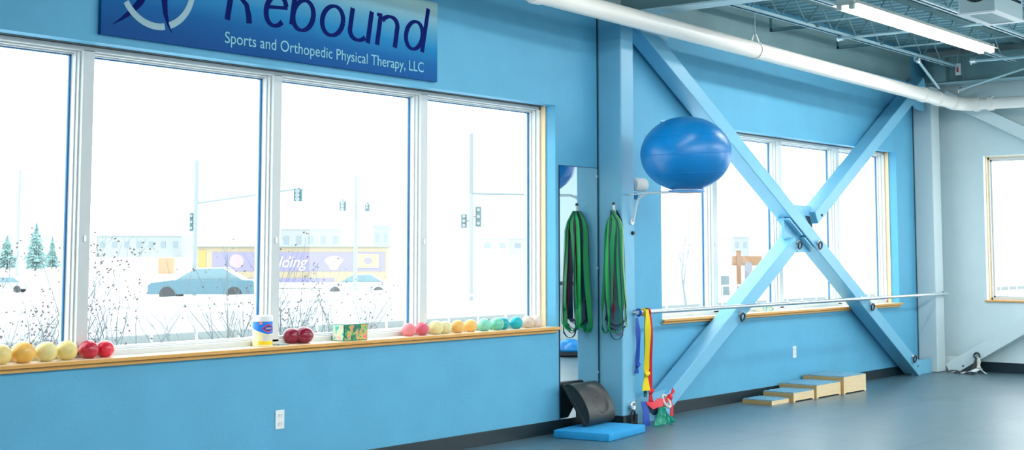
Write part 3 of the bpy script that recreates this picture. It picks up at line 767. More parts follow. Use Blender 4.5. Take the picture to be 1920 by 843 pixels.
wrap('yellow_foot', mat('label_yellow', (.86, .60, .0), .4), 205, 330, lambda t: .012, lambda t: .034)
wrap('grey_panel', mat('label_grey', (.70, .66, .60), .4), 232, 320, lambda t: .040, lambda t: .074)

# coaster
xq = ux(525); b = MB(); b.box((xq-.045, .03, S), (xq+.045, .10, S+.009), .003); tag(b.build('coaster', mat('grey_stone', (.30, .34, .30), .6, noise=.3, nscale=60)), 'flat grey coaster lying between the wipes tub and the crimson balls', 'coaster')
# tissue box
def tissue(x0, x1, y0, y1, h, label, m1, m2, mt):
    r_ = thing('tissue_box', label, 'tissue box', ((x0+x1)/2, (y0+y1)/2, S), 'tissue boxes on the sills')
    b = MB(); b.box((x0, y0, S), (x1, y1, S+h), .002); b.build('carton', mt, r_)
    b = MB(); b.box((x0+.006, y0-.0012, S+.005), (x1-.004, y0-.0002, S+h-.005)); b.build('long_panel', m1, r_)
    b = MB(); b.box((x0-.0012, y0+.004, S+.004), (x0-.0002, y1-.004, S+h-.004)); b.build('end_panel', m2, r_)
    b = MB(); b.box((x0+.06, y0+.04, S+h), (x1-.06, y1-.03, S+h+.001)); b.build('slot', 'white', r_)
    return r_
def pattern(name, cols, scale):
    m = bpy.data.materials.new(name); m.use_nodes = True; nt = m.node_tree; b = nt.nodes['Principled BSDF']; b.inputs['Roughness'].default_value = .4
    tc = nt.nodes.new('ShaderNodeTexCoord'); n = nt.nodes.new('ShaderNodeTexNoise'); n.inputs['Scale'].default_value = scale; n.inputs['Distortion'].default_value = 1.2; n.inputs['Detail'].default_value = .5
    r = nt.nodes.new('ShaderNodeValToRGB'); r.color_ramp.interpolation = 'CONSTANT'; e = r.color_ramp.elements
    e[0].position = 0; e[0].color = (*cols[0], 1); e[1].position = .38; e[1].color = (*cols[1], 1)
    for i, c in enumerate(cols[2:]): q = e.new(.46+i*.075); q.color = (*c, 1)
    nt.links.new(tc.outputs['Object'], n.inputs[0]); nt.links.new(n.outputs['Fac'], r.inputs[0]); nt.links.new(r.outputs[0], b.inputs['Base Color'])
    return m
pg = pattern('tissue_floral', [(.0, .16, .09), (.02, .30, .12), (.22, .56, .10), (.85, .38, .04), (.80, .14, .22), (.25, .6, .14)], 28)
pm = pattern('tissue_floral_lit_end', [(.05, .45, .32), (.38, .74, .52), (.62, .82, .66), (.75, .70, .40), (.8, .5, .5)], 22)  # paler print, window light on the end face is in its colours
tissue(7.00, 7.235, .02, .135, .115, 'green floral tissue box on the near sill beside the crimson balls', pg, pm, mat('tissue_green_edge', (.0, .17, .10), .45))
tissue(13.15, 13.36, .03, .135, .075, 'small green and white tissue box on the far window sill', pattern('tissue_small', [(.7, .8, .75), (.2, .5, .2), (.8, .85, .8), (.7, .7, .1), (.1, .3, .6)], 30), pm, 'white')

# ================================================================== EXERCISE BALL ON ITS RACK
bc = Vector((10.225, -.82, 2.333))
t = bmesh.new(); bmesh.ops.create_uvsphere(t, u_segments=72, v_segments=48, radius=1)
for v in t.verts:
    z = v.co.z; rr = 1.0
    v.co = Vector((v.co.x*.388, v.co.y*.388, z*.320))
    if v.co.z < -.308: v.co.z = -.308
    v.co.z -= .0
t_r = Matrix.Rotation(math.radians(-4), 4, 'Y')
root = thing('exercise_ball', 'large blue exercise ball resting up on the wall rack beside the pillar', 'exercise ball', (bc.x, bc.y, bc.z-.32))
b = MB(); b.merge(t, Matrix.Translation(bc) @ t_r); b.build('ball_skin', 'ball', root, smooth=True)
b = MB()
for k in (-.16, 0, .16):
    R_ = .388*math.sqrt(1-(k/.32)**2)+.0008
    pts = [t_r @ Vector((R_*math.cos(a), R_*math.sin(a), k)) + bc for a in [2*PI*i/60 for i in range(60)]]
    b.tube(pts, .0022, 6, closed=True)
b.build('moulded_ring', 'ball', root, smooth=True)
root = thing('ball_rack', 'white wire rack fixed on the pillar holding the big blue ball', 'rack', (10.24, -.25, 1.77))
rz = bc.z-.326
b = MB(); b.tube([(bc.x+.145*math.cos(a), bc.y+.145*math.sin(a), rz+.006) for a in [2*PI*i/40 for i in range(40)]], .0095, 10, closed=True)
P = [(10.24, -.252, 1.766), (10.24, -.268, 1.775), (10.24, -.285, 1.83), (10.24, -.300, 1.90), (10.24, -.322, 1.955), (10.24, -.355, 1.985), (10.24, -.42, rz+.004), (10.24, -.55, rz+.006), (10.24, bc.y+.14, rz+.006)]
b.tube(P, .011, 10)
b.tube([(10.10, bc.y+.05, rz+.004), (10.16, -.40, rz-.004), (10.20, -.252, rz-.01)], .006, 8)
b.build('rack_wire', 'white', root, smooth=True)
b = MB(); b.lathe([(.13, -.002), (.155, 0), (.155, .014), (.12, .016)], (bc.x, bc.y, rz-.002), 40); b.build('cup_ring', mat('cup_blue', (.01, .25, .60), .4), root, smooth=True)
b = MB(); b.lathe([(0, -.012), (.03, -.012), (.03, -.0)], (10.24, -.25, 1.766), 16, 'Y'); b.build('wall_flange', 'white', root, smooth=True)
b = MB(); b.lathe([(0, -.02), (.014, -.02), (.018, 0)], (10.25, -.25, 1.665), 12, 'Y'); tag(b.build('hook_knob', 'black', smooth=True), 'small black knob on the pillar below the ball rack', 'knob')
# little shelf with rolled towel
root = thing('wall_shelf', 'small pale blue shelf beside the pillar under the rolled towel', 'shelf', (10.65, -.09, 2.03))
b = MB(); b.box((10.30, -.18, 2.025), (10.72, -.001, 2.04), .002); b.build('shelf_board', 'blue_steel', root)
b = MB(); b.box((10.5, -.15, 1.97), (10.51, -.001, 2.025)); b.build('shelf_bracket', 'blue_steel', root)
b = MB()
for k, r_ in ((0, .062), (1, .052)):
    pass
b.tube([(10.46, -.10, 2.105), (10.48, -.10, 2.105), (10.66, -.10, 2.105), (10.68, -.10, 2.105)], .06, 28, radii=[.045, .063, .063, .045])
b.tube([(10.455, -.10+.01*k*math.cos(k*.9)*.6, 2.105+.01*k*math.sin(k*.9)*.6) for k in range(8)], .004, 6)
tag(b.build('rolled_towel', mat('white_terry', (.82, .80, .76), .85, bump=.5, bscale=150), smooth=True), 'rolled white towel behind the big blue ball', 'towel')

# ================================================================== LONG RESISTANCE LOOPS ON THE PILLAR HOOK
HX, HY, HZ = 10.088, -.205, 1.865
b = MB(); b.tube([(HX, HY, HZ-.03), (HX-.03, HY, HZ-.025), (HX-.052, HY, HZ-.005), (HX-.058, HY, HZ+.045)], .011, 12); root = thing('wall_hook', 'white hook with black tip on the blue pillar holding the green bands', 'hook', (HX, HY, HZ-.03))
b.build('hook_arm', 'white', root, smooth=True)
b = MB(); b.lathe([(.013, 0), (.014, .01), (.010, .022), (0, .024)], (HX-.058, HY, HZ+.042), 14); b.build('hook_tip', 'black', root, smooth=True)
GR = mat('green_latex', (.0, .30, .08), .42); LG_ = mat('light_green_latex', (.03, .55, .14), .42); NV = mat('navy_latex', (.006, .03, .07), .4); RDD = mat('dark_red_latex', (.28, .01, .03), .42); PG = mat('pale_green_latex', (.30, .62, .35), .45)
def loop_band(m, yl, yr, zb, hw, xo, label, face=0.0, zt=0.0, pinch=.7, tl=None, tr=None):
    """closed band hanging over the hook, spread between yl and yr (metres either side of the hook)"""
    x = HX-.030-xo; pts = []; wv = []
    N = 14
    top = HZ - .005 + zt
    def half(yo, yt):
        out = []
        for k in range(N+1):
            s_ = k/N; z = top-.035*min(1, abs(yt)/.08)*min(1, s_*9)+(zb+.07-top)*s_
            y = HY + yt*min(1, s_*9)**.6 + (yo-yt)*s_**.8 + .006*math.sin(7*s_+xo*90)
            out.append((x-.012*math.sin(PI*s_), y, z))
        return out
    L = half(yl, yl*.65 if tl is None else tl); R = half(yr, yr*.65 if tr is None else tr)
    bot = []
    yL, yR = L[-1][1], R[-1][1]
    for k in range(1, 8):
        a = PI*k/8; bot.append((x, (yL+yR)/2+(yL-yR)/2*math.cos(a), zb+.07-.07*math.sin(a)))
    pts = L + bot + list(reversed(R))
    n = len(pts)
    for i in range(n):
        s_ = min(i, n-1-i)/(n/2); w = hw*(pinch+(1-pinch)*min(1, s_*3)); tw = face+.5*math.sin(3*s_+xo*50)
        wv.append(Vector((math.sin(tw), math.cos(tw), 0))*w)
    # at the bottom the band turns: width goes mostly towards the room
    for k in range(len(L)-1, len(L)+len(bot)+1):
        wv[k] = Vector((.9, .25, .0)).normalized()*hw
    for i in (len(L)-2, len(L)-3): wv[i] = (wv[i]*.5+Vector((.9, .25, 0)).normalized()*hw*.5)
    for i in (len(L)+len(bot)+1, len(L)+len(bot)+2): wv[i] = (wv[i]*.5+Vector((.9, .25, 0)).normalized()*hw*.5)
    b = MB(); b.ribbon(pts, wv, .005, closed=True)
    o = tag(b.build('resistance_loop', m, smooth=True, origin=(x, HY, zb)), label, 'resistance band', 'long resistance loops on the pillar hook')
    return o
loop_band(NV, .10, -.10, .87, .030, .000, 'broad dark navy loop band at the back of the bunch on the pillar hook', .2)
loop_band(GR, .130, .060, .80, .024, .016, 'wide green loop band on the mirror side of the bunch', .2, tl=.075, tr=.05)
loop_band(NV, .072, -.125, .83, .020, .030, 'second dark navy loop band among the green ones', -.2, tl=.05, tr=-.075)
loop_band(RDD, .012, -.006, .98, .011, .040, 'narrow dark red loop band in the middle of the bunch', .1, tl=.005, tr=-.012)
loop_band(LG_, .050, .034, .84, .015, .050, 'narrow light green loop band lying on top of the bunch', .0, tl=.040, tr=.030)
loop_band(GR, .035, -.10, .81, .024, .060, 'wide green loop band crossing over the front of the bunch', -.1, tl=-.045, tr=-.080)
loop_band(PG, -.120, -.150, .86, .007, .046, 'thin pale green tubing loop at the edge of the bunch', .0, tl=-.085, tr=-.095)
loop_band(RDD, .0, -.10, .79, .005, .036, 'thin red tubing loop showing at the bottom of the bunch', .0)
loop_band(NV, .01, -.12, .75, .006, .070, 'thin black tubing loop hanging lowest of the bunch', .2)

# ================================================================== KNOTTED LATEX STRIPS AT THE BAR END
YL = mat('yellow_latex', (.90, .68, .0), .5); RL = mat('red_latex', (.70, .01, .03), .45); BL = mat('blue_latex', (.01, .07, .42), .45); DG = mat('dark_green_latex', (.0, .12, .08), .45); TG = mat('teal_green_latex', (.0, .30, .20), .4)
def strip(m, name, label, x, y, z0, z1, hw, knot=None, flare=1.0, sway=0.0, group='latex strips tied at the bar end', facing=.5, extra=None):
    rt = thing(name, label, 'resistance band', (x, y, z1), group)
    n = 18; pts = []; wv = []
    for k in range(n+1):
        s_ = k/n; z = z0+(z1-z0)*s_; pts.append((x+sway*s_, y+.010*math.sin(5*s_+x*7), z))
        w = hw*(.55+.45*min(1, s_*4))*(1+.15*math.sin(9*s_))
        if knot and z < knot: w = hw*(.45+(flare-.45)*min(1, (knot-z)/max(.01, knot-z1)))
        elif knot: w *= 1-.45*max(0, 1-abs(z-knot)/.05)
        tw = facing+.5*math.sin(4*s_+x*3); wv.append(Vector((math.cos(tw), -math.sin(tw)*.8, 0))*w)
    b = MB(); b.ribbon(pts, wv, .005); b.build('strip', m, rt, smooth=True)
    if knot:
        q = MB(); s_ = (knot-z0)/(z1-z0); c = Vector((x+sway*s_, y, knot)); q.ellipsoid(c, hw*.9, .018, .022, 16, 10); q.ellipsoid(c+Vector((.012, -.008, .008)), hw*.6, .014, .018, 16, 10, rot=Matrix.Rotation(.6, 3, 'Y'))
        if extra: q.ribbon([c, c+Vector((extra[0]*.5, -.01, extra[1]*.3)), c+Vector((extra[0], -.015, extra[1]))], [(0, 0, .008), (0, 0, .014), (0, 0, .020)], .005)
        q.build('knot', m, rt, smooth=True)
    # wrap over the bar
    if z0 > .9:
        q = MB(); pts = [(x, -.30+.027*math.sin(a), .975+.027*math.cos(a)) for a in [2*PI*k/16 for k in range(16)]]; q.tube(pts, .010, 8, closed=True); q.build('bar_wrap', m, rt, smooth=True)
    return rt
xb = 10.30
strip(BL, 'latex_strip', 'blue latex strip hanging behind the yellow one at the bar end', xb-.035, -.285, .93, .45, .022, .52, 1.1, .0)
strip(DG, 'latex_strip', 'dark green latex strip hanging between the yellow and the red', xb+.075, -.30, .95, .24, .022, .50, .8, .0)
strip(YL, 'latex_strip', 'bright yellow latex strip with a knotted flared end', xb+.045, -.335, 1.0, .30, .028, .44, 1.75, -.01, extra=(-.05, .03))
strip(RL, 'latex_strip', 'long red latex strip hanging lowest from the bar end', xb+.11, -.315, .985, .17, .021, .285, 1.6, .03, extra=(-.06, .01))
# bundle round the brace foot
def wrapband(m, name, label, pts, wv, parts=None):
    b = MB(); b.ribbon(pts, wv, .006); o = tag(b.build(name, m, smooth=True), label, 'resistance band', 'strips heaped at the brace foot')
    return o
fx, fy = 10.48, -.33
root = thing('latex_strip', 'red latex strip wrapped and knotted around the brace foot', 'resistance band', (fx, fy, .10), 'strips heaped at the brace foot')
b = MB(); b.ribbon([(fx-.18, fy-.02, .20), (fx-.10, fy-.04, .17), (fx, fy-.04, .19), (fx+.10, fy-.03, .18), (fx+.19, fy-.02, .23), (fx+.24, fy, .22)], [(0, 0, .012), (.01, 0, .03), (0, .02, .035), (0, 0, .03), (0, 0, .02), (0, 0, .025)], .006); b.build('strip', RL, root, smooth=True)
b = MB(); b.ellipsoid((fx+.19, fy-.03, .22), .03, .022, .03, 16, 10); b.ribbon([(fx+.19, fy-.03, .22), (fx+.185, fy-.05, .14), (fx+.18, fy-.05, .06)], [(.010, 0, 0), (.018, 0, 0), (.026, 0, 0)], .006); b.ribbon([(fx+.19, fy-.03, .22), (fx+.25, fy-.03, .28)], [(.01, 0, .01), (.02, 0, -.02)], .006); b.build('knot', RL, root, smooth=True)
b = MB(); b.tube([(fx+.125+.045*math.cos(a), fy-.03+.03*math.sin(a), .19+.05*math.sin(a)) for a in [2*PI*k/20 for k in range(20)]], .013, 10, closed=True)
tag(b.build('cuff_ring', mat('white_webbing', (.62, .62, .56), .7), smooth=True), 'off white webbing ring tied among the strips at the brace foot', 'ring')
wrapband(BL, 'latex_strip', 'blue latex strip standing crumpled at the pillar edge on the floor', [(fx-.20, fy+.0, .21), (fx-.185, fy-.02, .13), (fx-.20, fy-.03, .06), (fx-.19, fy-.03, .006)], [(.02, -.01, 0), (.03, -.01, 0), (.035, -.01, 0), (.03, -.01, 0)])
wrapband(NV, 'latex_strip', 'black latex strip stretched across the heap at the brace foot', [(fx-.17, fy-.01, .16), (fx-.08, fy-.03, .12), (fx+.02, fy-.05, .145), (fx+.12, fy-.02, .15)], [(0, 0, .02), (0, 0, .035), (0, .01, .03), (0, 0, .02)])
root = thing('latex_strip', 'teal green latex sheet bunched up in front of the brace foot', 'resistance band', (fx, fy-.06, 0), 'strips heaped at the brace foot')
b = MB(); t = bmesh.new()
n1, n2 = 14, 16; V = []
for i in range(n1):
    row = []
    for j in range(n2):
        s_ = i/(n1-1); q_ = j/(n2-1)-.5
        row.append(t.verts.new((fx-.02+q_*(.07+.22*s_)+.01*math.sin(9*q_+4*s_), fy-.075-.02*math.sin(22*q_+3*s_)-.03*s_, .15-.145*s_+.008*math.sin(17*q_)*s_+.004)))
    V.append(row)
for i in range(n1-1):
    for j in range(n2-1): t.faces.new((V[i][j], V[i][j+1], V[i+1][j+1], V[i+1][j]))
b.merge(t); o = b.build('strip', TG, root, smooth=True); md = o.modifiers.new('thick', 'SOLIDIFY'); md.thickness = .004

# ================================================================== FOAM PAD AND ROCKER BOARD
pA, pB, pD = Vector((9.273, -.664, 0)), Vector((9.96, -.56, 0)), Vector((9.36, -.17, 0))
e1 = (pB-pA); e2 = Vector((-e1.y, e1.x, 0)).normalized()*.50
c = pA+e1/2+e2/2
b = MB(); b.obox(c+Vector((0, 0, .032)), e1/2, e2/2, (0, 0, .031), .006)
tag(b.build('foam_pad', 'pad', smooth=True, origin=(c.x, c.y, 0)), 'blue foam balance pad flat on the floor below the mirror', 'balance pad')
# board leans back with its top on the mirror: local frame u (along the wall), w (up the lean), n (out of the face)
b0 = Vector((9.475, -.275, .066)); U_ = Vector((.455, .045, 0)); Wd = Vector((.02, .215, .325)); 
u_ = U_.normalized(); w_ = (Wd-u_*Wd.dot(u_)).normalized(); n_ = u_.cross(w_).normalized()   # n_ points to the room
if n_.y > 0: n_ = -n_
def bp_(a, c_, d=0): return b0+u_*a+w_*c_+n_*d
root = thing('rocker_board', 'black moulded rocker board leaning on the mirror on top of the foam pad', 'balance board', b0)
b = MB(); b.prism([bp_(*p, .0) for p in ((0, 0), (.455, 0), (.46, .37), (.0, .385))], n_*.03); ob = b.build('board_plate', 'board', root)
md = ob.modifiers.new('bev', 'BEVEL'); md.width = .006; md.segments = 2
# curved rocker belly with an oval hollow pressed into it
BH, BD = .375, .085
def belly(a, t):
    th_ = PI*t; c_ = BH/2-BH/2*math.cos(th_)*1.0; d_ = .03+BD*math.sin(th_)**.95
    e = ((a-.265)/.125)**2+((t-.50)/.27)**2
    if e < 1: d_ -= .020*min(1, (1-e)*3.0)
    return bp_(a, c_, d_)
t = MB(); NA, NT = 44, 40; G = [[t.bm.verts.new(belly(.006+.442*i/NA, k/NT)) for k in range(NT+1)] for i in range(NA+1)]
for i in range(NA):
    for k in range(NT): t.bm.faces.new((G[i][k], G[i+1][k], G[i+1][k+1], G[i][k+1]))
bmesh.ops.recalc_face_normals(t.bm, faces=t.bm.faces)
t.build('rocker_belly', 'board', root, smooth=True, angle=60)
for a_, s_ in ((.006, 1), (.448, -1)):
    t = MB(); t.prism([belly(a_, k/NT) for k in range(NT+1)], u_*.004*s_); t.build('belly_side', 'board', root)
t = MB(); t.tube([belly(.004, k/NT)+n_*.001 for k in range(NT+1)], .006, 8); t.build('belly_rim', 'board', root, smooth=True)
t = MB(); t.ellipsoid(belly(.265, .52), .006, .006, .006, 12, 8); t.build('centre_dimple', 'dark', root)

# ================================================================== WOODEN STEPS
def step(x0, x1, y0, y1, h, label, feet=True):
    rt = thing('step_box', label, 'step box', ((x0+x1)/2, (y0+y1)/2, 0), 'nested wooden step boxes')
    th = .018; t_ = h-.008
    b = MB()
    # long room-facing side with a shallow cut-out at the bottom
    c_ = .012 if feet else 0
    o_ = [(x0, 0), (x0+.03, 0), (x0+.045, c_), (x1-.05, c_), (x1-.035, 0), (x1, 0), (x1, t_), (x0, t_)] if feet else [(x0, 0), (x1, 0), (x1, t_), (x0, t_)]
    b.prism([(x_, y0, z_) for x_, z_ in o_], (0, th, 0)); b.build('side_panel', 'birch', rt)
    b = MB(); b.prism([(x_, y1-th, z_) for x_, z_ in o_], (0, th, 0)); b.build('side_panel', 'birch', rt)
    b = MB(); b.box((x0-.0006, y0+.0005, .0), (x0+th, y1-.0005, t_)); b.build('end_panel', 'birch_shaded', rt)
    b = MB(); b.box((x1-th, y0+th, .0), (x1-.0005, y1-th, t_)); b.build('end_panel', 'birch_shaded', rt)
    b = MB(); b.box((x0+th, y0+th, t_-.018), (x1-th, y1-th, t_-.001)); b.build('top_board', 'birch', rt)
    # carpet, slightly rumpled
    q = MB(); nx, ny = 14, 12; V = []
    for i in range(nx+1):
        V.append([q.bm.verts.new((x0+.004+(x1-x0-.008)*i/nx, y0+.004+(y1-y0-.008)*j/ny, h+.0025*math.sin(i*1.7+j*.9+x0*5)*(.3 if i in (0, nx) or j in (0,) else 1)*(2.2 if h > .15 else 1))) for j in range(ny+1)])
    for i in range(nx):
        for j in range(ny): q.bm.faces.new((V[i][j], V[i+1][j], V[i+1][j+1], V[i][j+1]))
    r_ = bmesh.ops.extrude_face_region(q.bm, geom=q.bm.faces[:])
    for v in r_['geom']:
        if isinstance(v, bmesh.types.BMVert): v.co.z = t_+.0002
    bmesh.ops.recalc_face_normals(q.bm, faces=q.bm.faces)
    q.build('carpet_top', 'carpet', rt, smooth=True)
step(12.455, 12.815, -.412, -.085, .047, 'lowest wooden step box with blue grey carpet top', False)
step(12.832, 13.29, -.455, -.115, .097, 'second lowest carpeted wooden step box')
step(13.302, 13.865, -.476, -.05, .139, 'second tallest carpeted wooden step box')
step(13.877, 14.43, -.506, -.03, .186, 'tallest carpeted wooden step box nearest the room corner')

# ================================================================== STRAPS AT THE END WALL BRACE
eye_bolt(17.384, -.66, .24, 'eye bolt on the pale end wall brace holding the dark strap', 'X', .036)
root = thing('hanging_strap', 'black mesh strap and pale grip hanging from the end wall brace onto the floor', 'strap', (17.34, -.62, 0))
b = MB(); b.prism([(17.35, -.655, .21), (17.35, -.62, .12), (17.33, -.46, .018), (17.30, -.60, .012), (17.33, -.665, .05)], (-.012, 0, 0)); b.build('mesh_flap', 'black', root)
b = MB(); b.tube([(17.33, -.685, .19), (17.325, -.695, .14), (17.32, -.69, .10), (17.30, -.70, .06)], .02, 14, radii=[.016, .024, .020, .030]); b.build('grip', mat('pale_foam_grip', (.66, .64, .56), .6), root, smooth=True)
b = MB(); b.ribbon([(17.30, -.70, .055), (17.22, -.66, .03), (17.10, -.60, .012)], [(.02, -.04, 0), (.03, -.03, 0), (.02, -.05, 0)], .01); b.ribbon([(17.30, -.72, .05), (17.22, -.80, .02), (17.18, -.84, .008)], [(.02, .02, 0), (.02, .015, 0), (.01, .02, 0)], .01); b.build('loop_end', mat('white_strap', (.72, .78, .78), .6), root, smooth=True)
for i, (x_, y_, a_, L_, lb, m_) in enumerate(((17.22, -.42, .5, .16, 'flat black strap on the floor nearest the corner pillar', 'black'), (17.12, -.52, -.4, .15, 'flat black strap on the floor with a silver edge', 'black'), (17.10, -.66, .2, .13, 'flat black cuff on the floor beside the pale grip', 'black'))):
    r_ = thing('ankle_cuff', lb, 'ankle cuff', (x_, y_, 0), 'straps lying at the end wall brace foot')
    d = Vector((math.cos(a_), -math.sin(a_)-.6, 0)).normalized()*L_/2; w = Vector((-d.y, d.x, 0)).normalized()*.03; c0 = Vector((x_, y_, 0))
    b = MB(); b.ribbon([c0-d+Vector((0, 0, .012)), c0-d*.3+Vector((0, 0, .03)), c0+d*.4+Vector((0, 0, .026)), c0+d+Vector((0, 0, .010))], [w, w, w, w], .008); b.build('webbing', m_, r_, smooth=True)
    b = MB(); b.ribbon([c0+d*.2+Vector((0, 0, .034)), c0+d*.7+Vector((0, 0, .026))], [w*.5, w*.5], .004); b.build('patch', mat('strap_patch', (.02, .16, .55) if i == 2 else (.35, .4, .42), .4), r_)

# ================================================================== THINGS SEEN ONLY IN THE MIRROR
root = thing('half_ball_trainer', 'blue half ball trainer standing by the end wall, seen in the mirror', 'balance trainer', (16.45, -4.98, 0))
b = MB(); b.lathe([(0, .25), (.06, .247), (.12, .23), (.18, .19), (.215, .14), (.225, .10), (.21, .07)], (16.45, -4.98, 0), 40); b.build('dome', 'ball', root, smooth=True)
b = MB(); b.lathe([(0, .0), (.20, .0), (.235, .03), (.235, .07), (.20, .08)], (16.45, -4.98, 0), 40); b.build('base_plate', 'black', root, smooth=True)
root = thing('weight_rack', 'black steel equipment rack by the end wall, seen in the mirror', 'rack', (17.2, -5.5, 0))
for y_ in (-6.3, -5.15):
    for x_ in (17.0, 17.45):
        b = MB(); b.box((x_-.03, y_-.03, 0), (x_+.03, y_+.03, 1.5)); b.build('post', 'black', root)
for z_ in (.10, 1.0):
    b = MB(); b.box((16.97, -6.3, z_), (17.48, -5.15, z_+.05)); b.build('shelf', 'black', root)

# ================================================================== OUTSIDE
M['snow'] = mat('snowy_ground', (.80, .84, .86), .9, noise=.06, nscale=.25)
b = MB(); b.box((-150, .35, -.7), (420, 420, -.5)); struct(b.build('ground_outside', 'snow', origin=(100, 100, -.5)))
def ext(name): return name
b = MB(); b.prism([(-40, 30.5, -.52), (-40, 32.2, -.10), (-40, 33.4, -.08), (-40, 35.2, -.52)], (140, 0, 0)); tag(b.build('snow_bank', 'snow', origin=(20, 33, -.52)), 'long low snow bank outside hiding the wheels of the parked cars', 'snow bank')
M['o_road'] = mat('wet_road', (.30, .33, .34), .6); M['o_tree'] = mat('spruce_needles', (.19, .32, .31), .9, noise=.4, nscale=1.5); M['o_bark'] = mat('bare_bark', (.16, .18, .18), .9)
M['o_bark2'] = mat('far_bark', (.16, .20, .21), .9)
M['o_navy'] = mat('car_paint_navy', (.05, .13, .17), .3); M['o_wht'] = mat('car_paint_white', (.30, .33, .34), .3); M['o_glass'] = mat('car_glass', (.11, .20, .23), .15)
M['o_purple'] = mat('banner_purple', (.19, .175, .40), .6); M['o_cream'] = mat('banner_cream', (.30, .25, .16), .6); M['o_sig'] = mat('signal_housing', (.05, .13, .14), .6); M['o_pole'] = mat('galvanised_pole', (.20, .24, .25), .5)
M['o_bld'] = mat('far_building', (.38, .44, .46), .8); M['o_leaf'] = mat('dry_leaves', (.16, .11, .10), .9); M['o_brick'] = mat('tan_crate', (.30, .21, .12), .8)

def spruce(u, v, hpx, wpx, label):
    p = ground(u, v); k = px(p); h = hpx*k; w = wpx*k/2
    rt = thing('spruce_tree', label, 'tree', p, 'trees outside the windows')
    b = MB(); b.tube([p, p+Vector((0, 0, h*.97))], w*.05, 8, radii=[w*.08, w*.01]); b.build('trunk', 'o_bark', rt)
    b = MB(); rnd = random.Random(u)
    L = 15
    for i in range(L):
        z = h*(.08+.88*i/L); r = w*(1-i/L)**.8*(.8+.4*rnd.random()); n = 16
        ring = []; 
        for j in range(n*2):
            a = PI*j/n+rnd.random()*.2; rr = r*(1 if j % 2 == 0 else .55)*(.8+.35*rnd.random())
            ring.append(b.bm.verts.new(p+Vector((rr*math.cos(a), rr*math.sin(a), z-r*.28*rnd.random()))))
        top = b.bm.verts.new(p+Vector((0, 0, z+h*.10)))
        for j in range(n*2): b.bm.faces.new((ring[j], ring[(j+1) % (2*n)], top))
    b.build('foliage', 'o_tree', rt)
spruce(66, 507, 92, 52, 'tallest pale green spruce seen through the near window pane')
spruce(97, 503, 62, 34, 'smaller spruce beside the tallest one')
spruce(12, 505, 66, 50, 'broad spruce at the photo edge')
spruce(748, 461, 46, 28, 'lone distant spruce above the trailer')
def bare_tree(u, v, hpx, label, seed, m='o_bark2', levels=4, spread=.5, p=None, h=None, tr=None, name='bare_tree', grp='trees outside the windows', leaves=0, stems=1):
    if p is None: p = ground(u, v); h = hpx*px(p)
    rnd = random.Random(seed); rt = thing(name, label, 'tree' if name == 'bare_tree' else 'shrub', p, grp)
    b = MB(); tips = []
    def grow(q, d, L, r, lv):
        pts = [q]; rd = [r]
        for k in range(3):
            d = (d+Vector((rnd.uniform(-.16, .16), rnd.uniform(-.16, .16), rnd.uniform(-.02, .12)))).normalized(); q = q+d*L/3; pts.append(q); rd.append(r*(1-.18*(k+1)))
        b.tube(pts, r, 5, radii=rd)
        if lv == 0: tips.append(q); return
        for k in range(3 if lv > 1 else 2):
            a = rnd.uniform(0, 2*PI); nd = (d+Vector((math.cos(a), math.sin(a), rnd.uniform(-.1, .5)))*spread).normalized()
            grow(pts[rnd.choice((2, 3))], nd, L*rnd.uniform(.55, .8), r*.55, lv-1)
            if lv > 1 and rnd.random() < .5: tips.append(q)
    r0 = tr or h*.016
    for s_ in range(stems):
        a = rnd.uniform(0, 2*PI); d0 = Vector((math.cos(a)*.45, math.sin(a)*.45, 1)).normalized() if stems > 1 else Vector((0, 0, 1))
        grow(Vector(p), d0, h*.42, r0, levels)
    b.build('branches', m, rt)
    if leaves:
        q = MB()
        for _ in range(leaves):
            c0 = rnd.choice(tips)+Vector((rnd.gauss(0, .05), rnd.gauss(0, .05), rnd.gauss(0, .05))); a = Vector((rnd.uniform(-1, 1), rnd.uniform(-1, 1), rnd.uniform(-1, 1))).normalized()*.013; c_ = a.cross(Vector((rnd.uniform(-1, 1), 1, rnd.uniform(-1, 1)))).normalized()*.009
            vs = [q.bm.verts.new(c0+o_) for o_ in (a, c_, -a, -c_)]; q.bm.faces.new(vs)
        o = q.build('leaves', 'o_leaf', rt); o['kind'] = 'stuff'
    return rt
bare_tree(189, 495, 80, 'bare tree seen just past the first mullion', 3)
bare_tree(238, 492, 78, 'forked bare tree second from the first mullion', 5)
bare_tree(262, 492, 60, 'slim bare tree standing beside the forked one', 8)
bare_tree(18, 535, 90, 'thin bare sapling near the photo edge', 11, levels=2, spread=.3)
bare_tree(1286, 598, 205, 'young bare tree outside the far window below the big blue ball', 21, levels=3, spread=.45)
SG = 'twiggy shrubs close outside the windows'
bare_tree(0, 0, 0, 'twiggy shrub with dry leaves outside, either side of the first mullion', 31, m='o_bark', p=Vector((6.3, 2.4, -.5)), h=2.15, tr=.014, name='twiggy_shrub', grp=SG, leaves=420, stems=6, levels=3, spread=.7)
bare_tree(0, 0, 0, 'twiggy shrub with dry leaves outside the first pane', 33, m='o_bark', p=Vector((5.6, 2.9, -.5)), h=2.0, tr=.012, name='twiggy_shrub', grp=SG, leaves=300, stems=5, levels=3, spread=.7)
bare_tree(0, 0, 0, 'fanned bare shrub outside, behind the wipes tub', 37, m='o_bark', p=Vector((8.35, 2.6, -.5)), h=2.2, tr=.014, name='twiggy_shrub', grp=SG, leaves=180, stems=7, levels=3, spread=.5)
bare_tree(0, 0, 0, 'thin twiggy shrub outside, just past the second mullion', 41, m='o_bark', p=Vector((9.1, 2.6, -.5)), h=2.0, tr=.012, name='twiggy_shrub', grp=SG, leaves=260, stems=6, levels=3, spread=.5)
